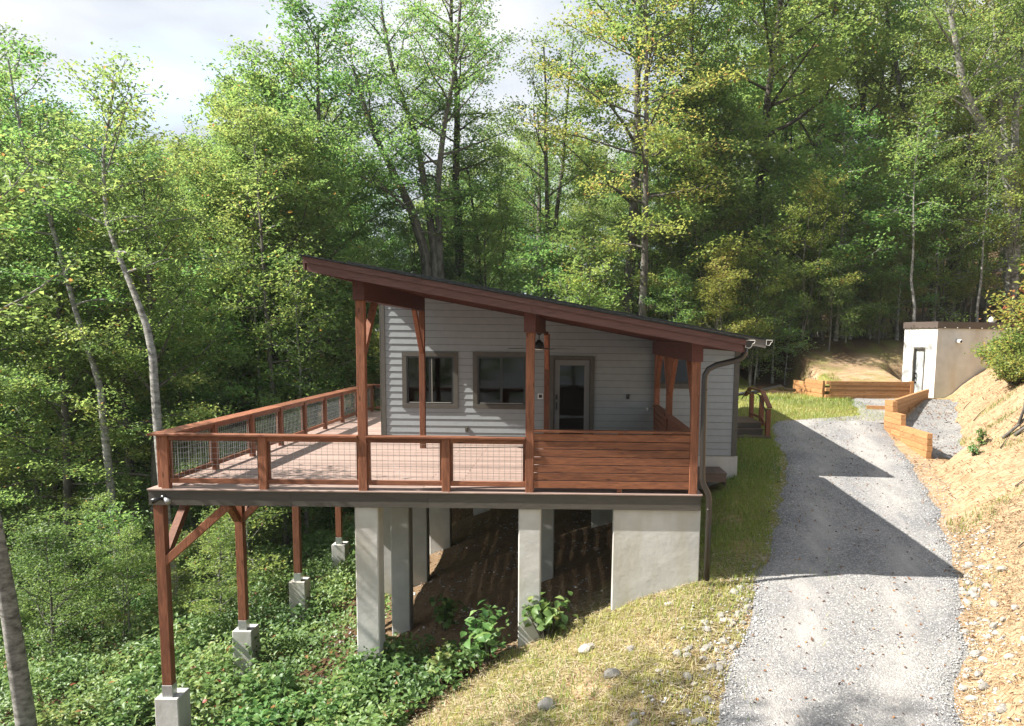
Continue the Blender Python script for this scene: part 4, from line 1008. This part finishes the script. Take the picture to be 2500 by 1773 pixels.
SPOT = ['beside the nearest concrete footing', 'between the first and second footing', 'left of the nearest timber post', 'below the first big pier', 'along the edge of the straw mound', 'between the second and third footing', 'near the bottom edge of the picture']
qb = random.Random(19)
for i in range(150):
    y = qb.uniform(-6, 11); e_ = float(np.interp(y, [-12, -5, -2.5, .2, 3, 8], [-1.0, 2.7, 4.7, 6.3, 1.0, .6]))-.5
    x = e_-abs(qb.gauss(0, 1))*2.6-(0 if y < 1 else qb.uniform(0, 3))
    if not seen(x, y) or (abs(x-.15) < .5 and min(abs(y-v) for v in (.2, 3.6, 7.2, 11.1)) < .6): continue
    sc_ = qb.uniform(.6, 1.25)
    fy = min([(abs(y-v)+abs(x-.15), nm) for v, nm in ((.2, 'nearest concrete footing'), (3.6, 'second concrete footing'), (7.2, 'third concrete footing'), (11.1, 'farthest concrete footing'))]+[(abs(x-3.9)+abs(y-.3), 'big left pier'), (abs(x-e_)+.6, 'straw mound edge'), (abs(y+5.5)+1, 'bottom picture edge')])
    side = 'right of' if x > .15 and 'footing' in fy[1] else 'left of' if 'footing' in fy[1] else 'near'
    lb = ('large' if sc_ > 1.05 else 'middling' if sc_ > .82 else 'small')+' '+['dense', 'low broad', 'tall loose'][i % 3]+' bramble clump '+side+' the '+fy[1]
    if lb in USED: continue
    USED.add(lb); shrub(BR[i % 3], x, y, sc_, qb.uniform(0, 6), 'bramble_clump', lb, 'bramble')
BIGL = [shrub_mesh('broadleaf', 43, .38, 1.15, 8, 13, .19, M_SHRUB), shrub_mesh('broadleaf_b', 44, .45, .95, 12, 14, .17, M_SHRUB, .05)]
shrub(BIGL[0], 6.15, -.15, 1.15, 1.0, 'plant', 'broad leaved wild plant left of the second front pier', 'plant')
shrub(BIGL[1], 7.2, -.05, 1.1, 2.2, 'plant', 'broad leaved vine like plant climbing right of the second front pier', 'plant')
shrub(BIGL[1], 5.4, -.35, .8, 4.2, 'plant', 'low wild plant between the two front concrete piers', 'plant')
shrub(BIGL[0], 4.9, 2.6, .9, 3.2, 'plant', 'shaded broad leaved plant under the deck beside the inner pier', 'plant')
shrub(BIGL[0], 18.6, 6.9, .55, 3.2, 'plant', 'spindly weed beside the black drain pipe', 'plant')
shrub(BIGL[1], 18.2, 6.4, .45, 1.2, 'plant', 'low green weed clump below the black drain pipe', 'plant')

# ------------------------------------------------------------------ ground cover, grass, straw, stones
def scatter(n, xr_, yr_, dens, seed):
    rng = np.random.default_rng(seed); out = []
    X = rng.uniform(*xr_, n); Y = rng.uniform(*yr_, n); U = rng.uniform(size=n)
    for x, y, u in zip(X, Y, U):
        if u < dens(x, y): out.append((x, y, G(x, y)))
    return np.array(out), rng
def cover_d(x, y):
    edge = float(np.interp(y, [-12, -5, -2.5, .2, 3, 8], [-1.0, 2.7, 4.7, 6.3, 3.5, 2.5]))
    if x > edge+.5*nz(x, y, .9, 20): return 0
    if not seen(x, y): return 0
    d = 1.0
    if x > 1.2 and y > .8: d = .35
    bare = nz(x, y, .45, 21)
    if bare > .28 and y < 12: d *= .15
    return d*min(1, 14/(y+15)+.25)
S, rng = scatter(70000, (-26, 7), (-8, 24), cover_d, 51)
k = 6; n = len(S)*k
hh = np.array([.25+1.1*max(0, nz(x, y, .6, 22)+.12)+.22*nz(x, y, 1.7, 23) for x, y, z in S])*np.where(S[:, 0] < 1, 1.35, .9)
off = rng.normal(0, .14, (n, 3)); off[:, 2] = rng.uniform(0, 1, n)**.6*np.repeat(hh, k)
C = np.repeat(S, k, 0)+off; patch = np.repeat([nz(x, y, .8, 24) for x, y, z in S], k)
dist = np.repeat(S[:, 1]+14, k); lf = np.clip(.095+.0022*dist, .1, .17)
Vv, Ff, li = leaves(C, np.array([[-.1, -.25, 1.0]])+rng.normal(0, .42, (n, 3)), lf*rng.uniform(.5, 1.35, n), lf*.66*rng.uniform(.6, 1.2, n), rng, .2, False)
tint = np.clip(.42+.6*patch+rng.normal(0, .17, n), 0, .93); tint = np.where(rng.uniform(size=n) < .012, .98, tint)
tag(link('ground_cover', npmesh('ground_cover', Vv, Ff, M_SHRUB, tint[li])), 'tangled green brambles and seedlings covering the slope below the deck', 'undergrowth', kind='stuff')

def blades(S, rng, h, wd, lean, mtl, name, label, cat, tint, flat=False):
    n = len(S); a = rng.uniform(0, 6.283, n); d = np.stack([np.cos(a), np.sin(a), np.zeros(n)], 1); H = h*rng.uniform(.5, 1.4, n)
    b = S.copy(); s = np.stack([-np.sin(a), np.cos(a), np.zeros(n)], 1)*wd/2
    if flat:
        c = b+[0, 0, .012]; e = d*H[:, None]/2; tz = rng.normal(0, .018, n); z1 = np.stack([np.zeros(n), np.zeros(n), tz], 1)
        sl_ = .35*0
        V = np.stack([c-e-s, c+e-s+z1, c+e+s+z1, c-e+s], 1).reshape(-1, 3); i = np.arange(n)[:, None]*4; F = i+[0, 1, 2, 3]
        V[:, 2] += .015
    else:
        tip = b+d*(H*lean)[:, None]+np.stack([np.zeros(n), np.zeros(n), H], 1); V = np.stack([b-s, b+s, tip], 1).reshape(-1, 3); i = np.arange(n)[:, None]*3; F = i+[0, 1, 2]
    k_ = 4 if flat else 3
    return tag(link(name, npmesh(name, V, F, mtl, np.repeat(tint, k_))), label, cat, kind='stuff')
def grass_d(x, y):
    lx = float(np.interp(y, LE_Y, LE_X)); 
    if not seen(x, y): return 0
    if y > 13.0: return (1.0 if 12 < x < 19.2 and y < 21 and y > 13.3+.5*nz(x, 0, 1, 30) else 0)*.5
    tx = float(np.interp(y, TOE_Y, TOE_X))
    if x > tx: return .55*smooth01(3.2*nz(x, y, .75, 36)-.7)*smooth01(1.4-(x-tx)/3.5)
    if x > lx+.25*nz(x, y, 2, 31): return .04 if (x < lx+1.5 and nz(x, y, 1.2, 32) > .1) else 0
    if y > .0 and x < 10.05: return 0
    if y > 5.6 and y < 6.75 and x < 11.6: return 0
    if y > 6.7 and x < 12.05: return 0
    if y > 10.6 and x < 14: return 0
    if x < float(np.interp(y, [-12, -5, -2.5, .2, 3, 8], [-1.0, 2.6, 4.6, 6.5, 9.2, 11.5]))+.3*nz(x, y, 1, 33): return 0
    if y > 2: return 1.0
    e = smooth01(.5+1.6*nz(x, y, .55, 34)); near = smooth01((y+3.5)/4)
    return .45+.7*e*(.5+.5*near)+.3*near
S, rng = scatter(300000, (2, 23), (-7, 21), grass_d, 52)
tn = np.clip([.42+.5*nz(x, y, .5, 35)-.25*(y > 2 and y < 13)+.1*(y < 0) for x, y, z in S]+rng.normal(0, .2, len(S)), 0, 1)
blades(S, rng, .12, .014, .6, M_GRASS, 'grass', 'short yellow green grass on the mound and beside the cabin', 'grass', tn)
def straw_d(x, y):
    lx = float(np.interp(y, LE_Y, LE_X)); rx = float(np.interp(y, RE_Y, RE_X))
    if not seen(x, y): return 0
    if x > lx: return .55 if x > rx else .0
    if y > 1.5: return 0
    return .62 if x > float(np.interp(y, [-12, -5, -2.5, .2, 3], [-1.0, 2.4, 4.4, 6.4, 9])) else 0
S, rng = scatter(110000, (2, 19), (-7, 3), straw_d, 53)
S2, rng = scatter(60000, (15, 27), (0, 20), lambda x, y: .5*smooth01(.45+1.5*nz(x, y, .9, 70)) if x > float(np.interp(y, TOE_Y, TOE_X)) and seen(x, y) else 0, 57)
NS1 = len(S); S = np.concatenate([S, S2])
blades(S, rng, .16, .009, .3, M_STRAW, 'straw', 'scattered dry straw over the mound and the foot of the bank', 'straw', np.clip(rng.normal(.5, .28, len(S))-np.where(np.arange(len(S)) > NS1, .3, 0), 0, 1), True)
# fallen leaves
def fall_d(x, y):
    lx = float(np.interp(y, LE_Y, LE_X)); rx = float(np.interp(y, RE_Y, RE_X))
    if not seen(x, y): return 0
    if y > 0 and x < 10: return .5
    return .16 if lx < x < rx else ((.25+.75*smooth01(.5+2*nz(x, y, .8, 71))) if x >= rx else .12)
S, rng = scatter(32000, (1, 28), (-7, 19), fall_d, 54)
n = len(S); M_DEAD = leafm('fallen_leaves', [(0, (.07, .03, .015)), (.5, (.17, .075, .03)), (1, (.34, .17, .06))], .1, 0)
Vv, Ff, li = leaves(S+[0, 0, .05], np.array([[0, 0, 1.0]])+rng.normal(0, .3, (n, 3)), rng.uniform(.035, .085, n), rng.uniform(.025, .05, n), rng, .2)
tag(link('fallen_leaves', npmesh('fallen_leaves', Vv, Ff, M_DEAD, rng.uniform(size=n)[li])), 'small brown fallen leaves scattered on the drive and bank', 'leaves', kind='stuff')
# stones
ICO = None
def stone_arrays(C, R, rng):
    """squashed irregular octahedral pebbles"""
    base = np.array([[1, 0, 0], [0, 1, 0], [-1, 0, 0], [0, -1, 0], [.1, .1, .75], [0, 0, -.6]]); f = np.array([[0, 1, 4], [1, 2, 4], [2, 3, 4], [3, 0, 4], [1, 0, 5], [2, 1, 5], [3, 2, 5], [0, 3, 5]])
    n = len(C); a = rng.uniform(0, 6.28, n); ca, sa = np.cos(a), np.sin(a)
    P = base[None]*rng.uniform(.65, 1.2, (n, 6, 1))+rng.normal(0, .13, (n, 6, 3))
    X = P[..., 0]*ca[:, None]-P[..., 1]*sa[:, None]; Y = P[..., 0]*sa[:, None]+P[..., 1]*ca[:, None]
    P = np.stack([X, Y, P[..., 2]*.7], -1)*R[:, None, None]+C[:, None, :]
    return P.reshape(-1, 3), (np.arange(n)[:, None, None]*6+f[None]).reshape(-1, 3), np.repeat(np.arange(n), 6)
def stonem(name, stops):
    m_, t, b = mat(name, .85, .2); a = N(t, 'ShaderNodeAttribute'); a.attribute_name = 'tint'
    r = ramp(t, stops); t.links.new(a.outputs['Fac'], r.inputs[0]); t.links.new(mixc(t, .5, r.outputs[0], noise(t, pos(t), 40, 4), 'OVERLAY'), b.inputs['Base Color']); return m_
M_STONE = stonem('crushed_stone', [(0, (.2, .203, .21)), (.5, (.35, .349, .347)), (.85, (.46, .45, .436)), (1, (.58, .565, .53))])
M_ROCK = stonem('field_rock', [(0, (.14, .135, .125)), (.5, (.24, .225, .2)), (1, (.36, .33, .29))])
def grav_d(x, y):
    a_, b_ = dxl(y), dxr(y)
    if not (a_-.35 < x < b_+.45) or not seen(x, y): return 0
    e = min(x-a_, b_-x)
    f_ = (x-a_)/(b_-a_); tr_ = math.exp(-((f_-.27)/.1)**2)+math.exp(-((f_-.72)/.1)**2)
    return 1.0 if -.05 < e < .5 else .5*(1-.75*tr_) if e >= .5 else .35
S, rng = scatter(90000, (6, 20), (-7, 9), grav_d, 55)
n = len(S); S[:, 2] += .035; P, Fc, li = stone_arrays(S, rng.uniform(.008, .018, n)*rng.choice([1, 1, 1, 1.5], n), rng)
tag(link('gravel', npmesh('gravel', P, Fc, M_STONE, np.clip(rng.normal(.5, .25, n), 0, 1)[li])), 'loose grey gravel lying on the driveway', 'gravel', kind='stuff')
def rub_d(x, y):
    a_, b_ = dxl(y), dxr(y)
    if not seen(x, y): return 0
    if .2 < y < 14 and 1.5 < x < 9.6: return .13*smooth01(.35+1.6*nz(x, y, .8, 44))
    if y < -.3 and -1.5 < x-a_ < .25: return .8*smooth01(.6+nz(x, y, 1.2, 40))*smooth01(1-(a_-x)/1.5)
    if -.15 < x-b_ < .8 and y < 2.5: return .5*smooth01(.5+nz(x, y, 1.2, 41))
    return 0
S, rng = scatter(42000, (1.5, 18), (-7, 12), rub_d, 56)
n = len(S); P, Fc, li = stone_arrays(S+[0, 0, .015], rng.uniform(.02, .05, n), rng)
tag(link('rubble', npmesh('rubble', P, Fc, M_STONE, np.clip(rng.normal(.65, .25, n), 0, 1)[li])), 'broken stone chips along both edges of the drive', 'rubble', kind='stuff')
import bmesh
ROCKS = []
for s in range(5):
    bm = bmesh.new(); bmesh.ops.create_icosphere(bm, subdivisions=2, radius=1); q = random.Random(60+s)
    sx, sy, sz = q.uniform(.8, 1.2), q.uniform(.6, .9), q.uniform(.45, .65)
    for v in bm.verts:
        d = 1+.28*mnoise.noise(v.co*1.3+Vector((s*9, 0, 0)))+.1*mnoise.noise(v.co*3+Vector((s*5, 2, 0))); v.co = Vector((v.co.x*sx*d, v.co.y*sy*d, v.co.z*sz*d))
    me = bpy.data.meshes.new('rock'); bm.to_mesh(me); bm.free(); a = me.attributes.new('tint', 'FLOAT', 'POINT'); a.data.foreach_set('value', [q.uniform(.3, .8)]*len(me.vertices))
    me.materials.append(M_ROCK); ROCKS.append(me)
q = random.Random(77); k = 0
def rock(x, y, r, label, group):
    o = bpy.data.objects.new('rock', ROCKS[q.randrange(5)]); COL.objects.link(o); o.location = (x, y, G(x, y)+r*.02+.01); o.scale = (r, r, r); o.rotation_euler = (q.uniform(-.3, .3), q.uniform(-.3, .3), q.uniform(0, 6.28)); tag(o, label, 'rock', group)
for i in range(70):
    y = q.uniform(-5.8, .0); x = dxl(y)-abs(q.gauss(.1, .45)); rock(x, y, q.uniform(.035, .10), 'pale stone lying '+('in the open straw' if x < dxl(y)-.6 else 'at the gravel edge' if x > dxl(y)-.2 else 'between straw and gravel')+' on the left verge, '+('nearest the viewer' if y < -4.2 else 'midway up the mound' if y < -2 else 'close to the downspout foot'), 'stones along the left edge of the drive')
for i in range(56):
    y = q.uniform(-5.5, 2.0); x = dxr(y)+abs(q.gauss(.15, .3)); rock(x, y, q.uniform(.04, .11), 'angular stone '+('up on the soil bank' if x > dxr(y)+.4 else 'at the gravel margin' if x < dxr(y)+.1 else 'in the ditch')+' right of the drive, '+('nearest the viewer' if y < -3 else 'below the long shadow' if y < -.6 else 'at the shadow tip' if y < 1.5 else 'beyond the shadow tip'), 'stones along the right edge of the drive')
for x, y, r, lb in [(7.9, -1.3, .16, 'pale rounded rock on the mound right of the second pier'), (7.3, -2.9, .17, 'broad flat rock half buried in the straw mound'), (8.25, -2.75, .16, 'second half buried rock right of the broad flat one'), (8.6, -2.0, .09, 'small white stone on the straw mound'), (9.35, -.6, .09, 'small tan stone in the grass below the concrete wall')]: rock(x, y, r, lb, None)
# sticks on the bank
q = random.Random(5)
for i in range(26):
    y = q.uniform(-2, 15); x = float(np.interp(y, RE_Y, RE_X))+q.uniform(.8, 5); a = q.uniform(.2, 1.3); l = q.uniform(.3, 1.1)
    o = tube('stick', None, [(x, y, G(x, y)+.03), (x+math.cos(a)*l*.5, y+math.sin(a)*l*.5, G(x+math.cos(a)*l*.5, y+math.sin(a)*l*.5)+.05), (x+math.cos(a)*l, y+math.sin(a)*l, G(x+math.cos(a)*l, y+math.sin(a)*l)+.03)], [.016, .012, .006], M_BARKD, 5)
    tag(o, ('long' if l > .7 else 'short')+' dead brown stick on the soil bank '+('near the shadow tip' if y < 3 else 'below the weeds' if y < 6.5 else 'beside the stepped retaining wall' if y < 11 else 'under the bushes')+(', low down' if x < float(np.interp(y, RE_Y, RE_X))+2.5 else ', high up'), 'stick', 'sticks on the soil bank')
sn = thing('root_snag', 'pale broken root snag on the bank near the black pipe', 'root', (19.6, 6.6, G(19.6, 6.6)))
for p in ([(19.0, 6.5, 0), (19.5, 6.6, .12), (20.1, 6.75, .3)], [(19.45, 6.6, .1), (19.6, 6.65, .45), (19.62, 6.7, .7)], [(19.2, 6.3, .02), (19.7, 6.4, .1), (20.0, 6.3, .12)]):
    tube('root', sn, [(a, b, G(a, b)+c+.03) for a, b, c in p], [.045, .035, .015], M_BARK, 6)

# ------------------------------------------------------------------ thin haze volume, added to lift the dark tones
hz = bpy.data.materials.new('haze'); hz.use_nodes = True; t = hz.node_tree; t.nodes.clear()
o_ = N(t, 'ShaderNodeOutputMaterial'); pv_ = N(t, 'ShaderNodeVolumePrincipled'); pv_.inputs['Color'].default_value = (.93, .96, .9, 1); pv_.inputs['Density'].default_value = .00025
t.links.new(pv_.outputs[0], o_.inputs['Volume'])
hb = boxmesh(300, 220, 90, hz, .01); ho = link('haze', hb, None, (0, 65, 20)); tag(ho, kind='stuff')
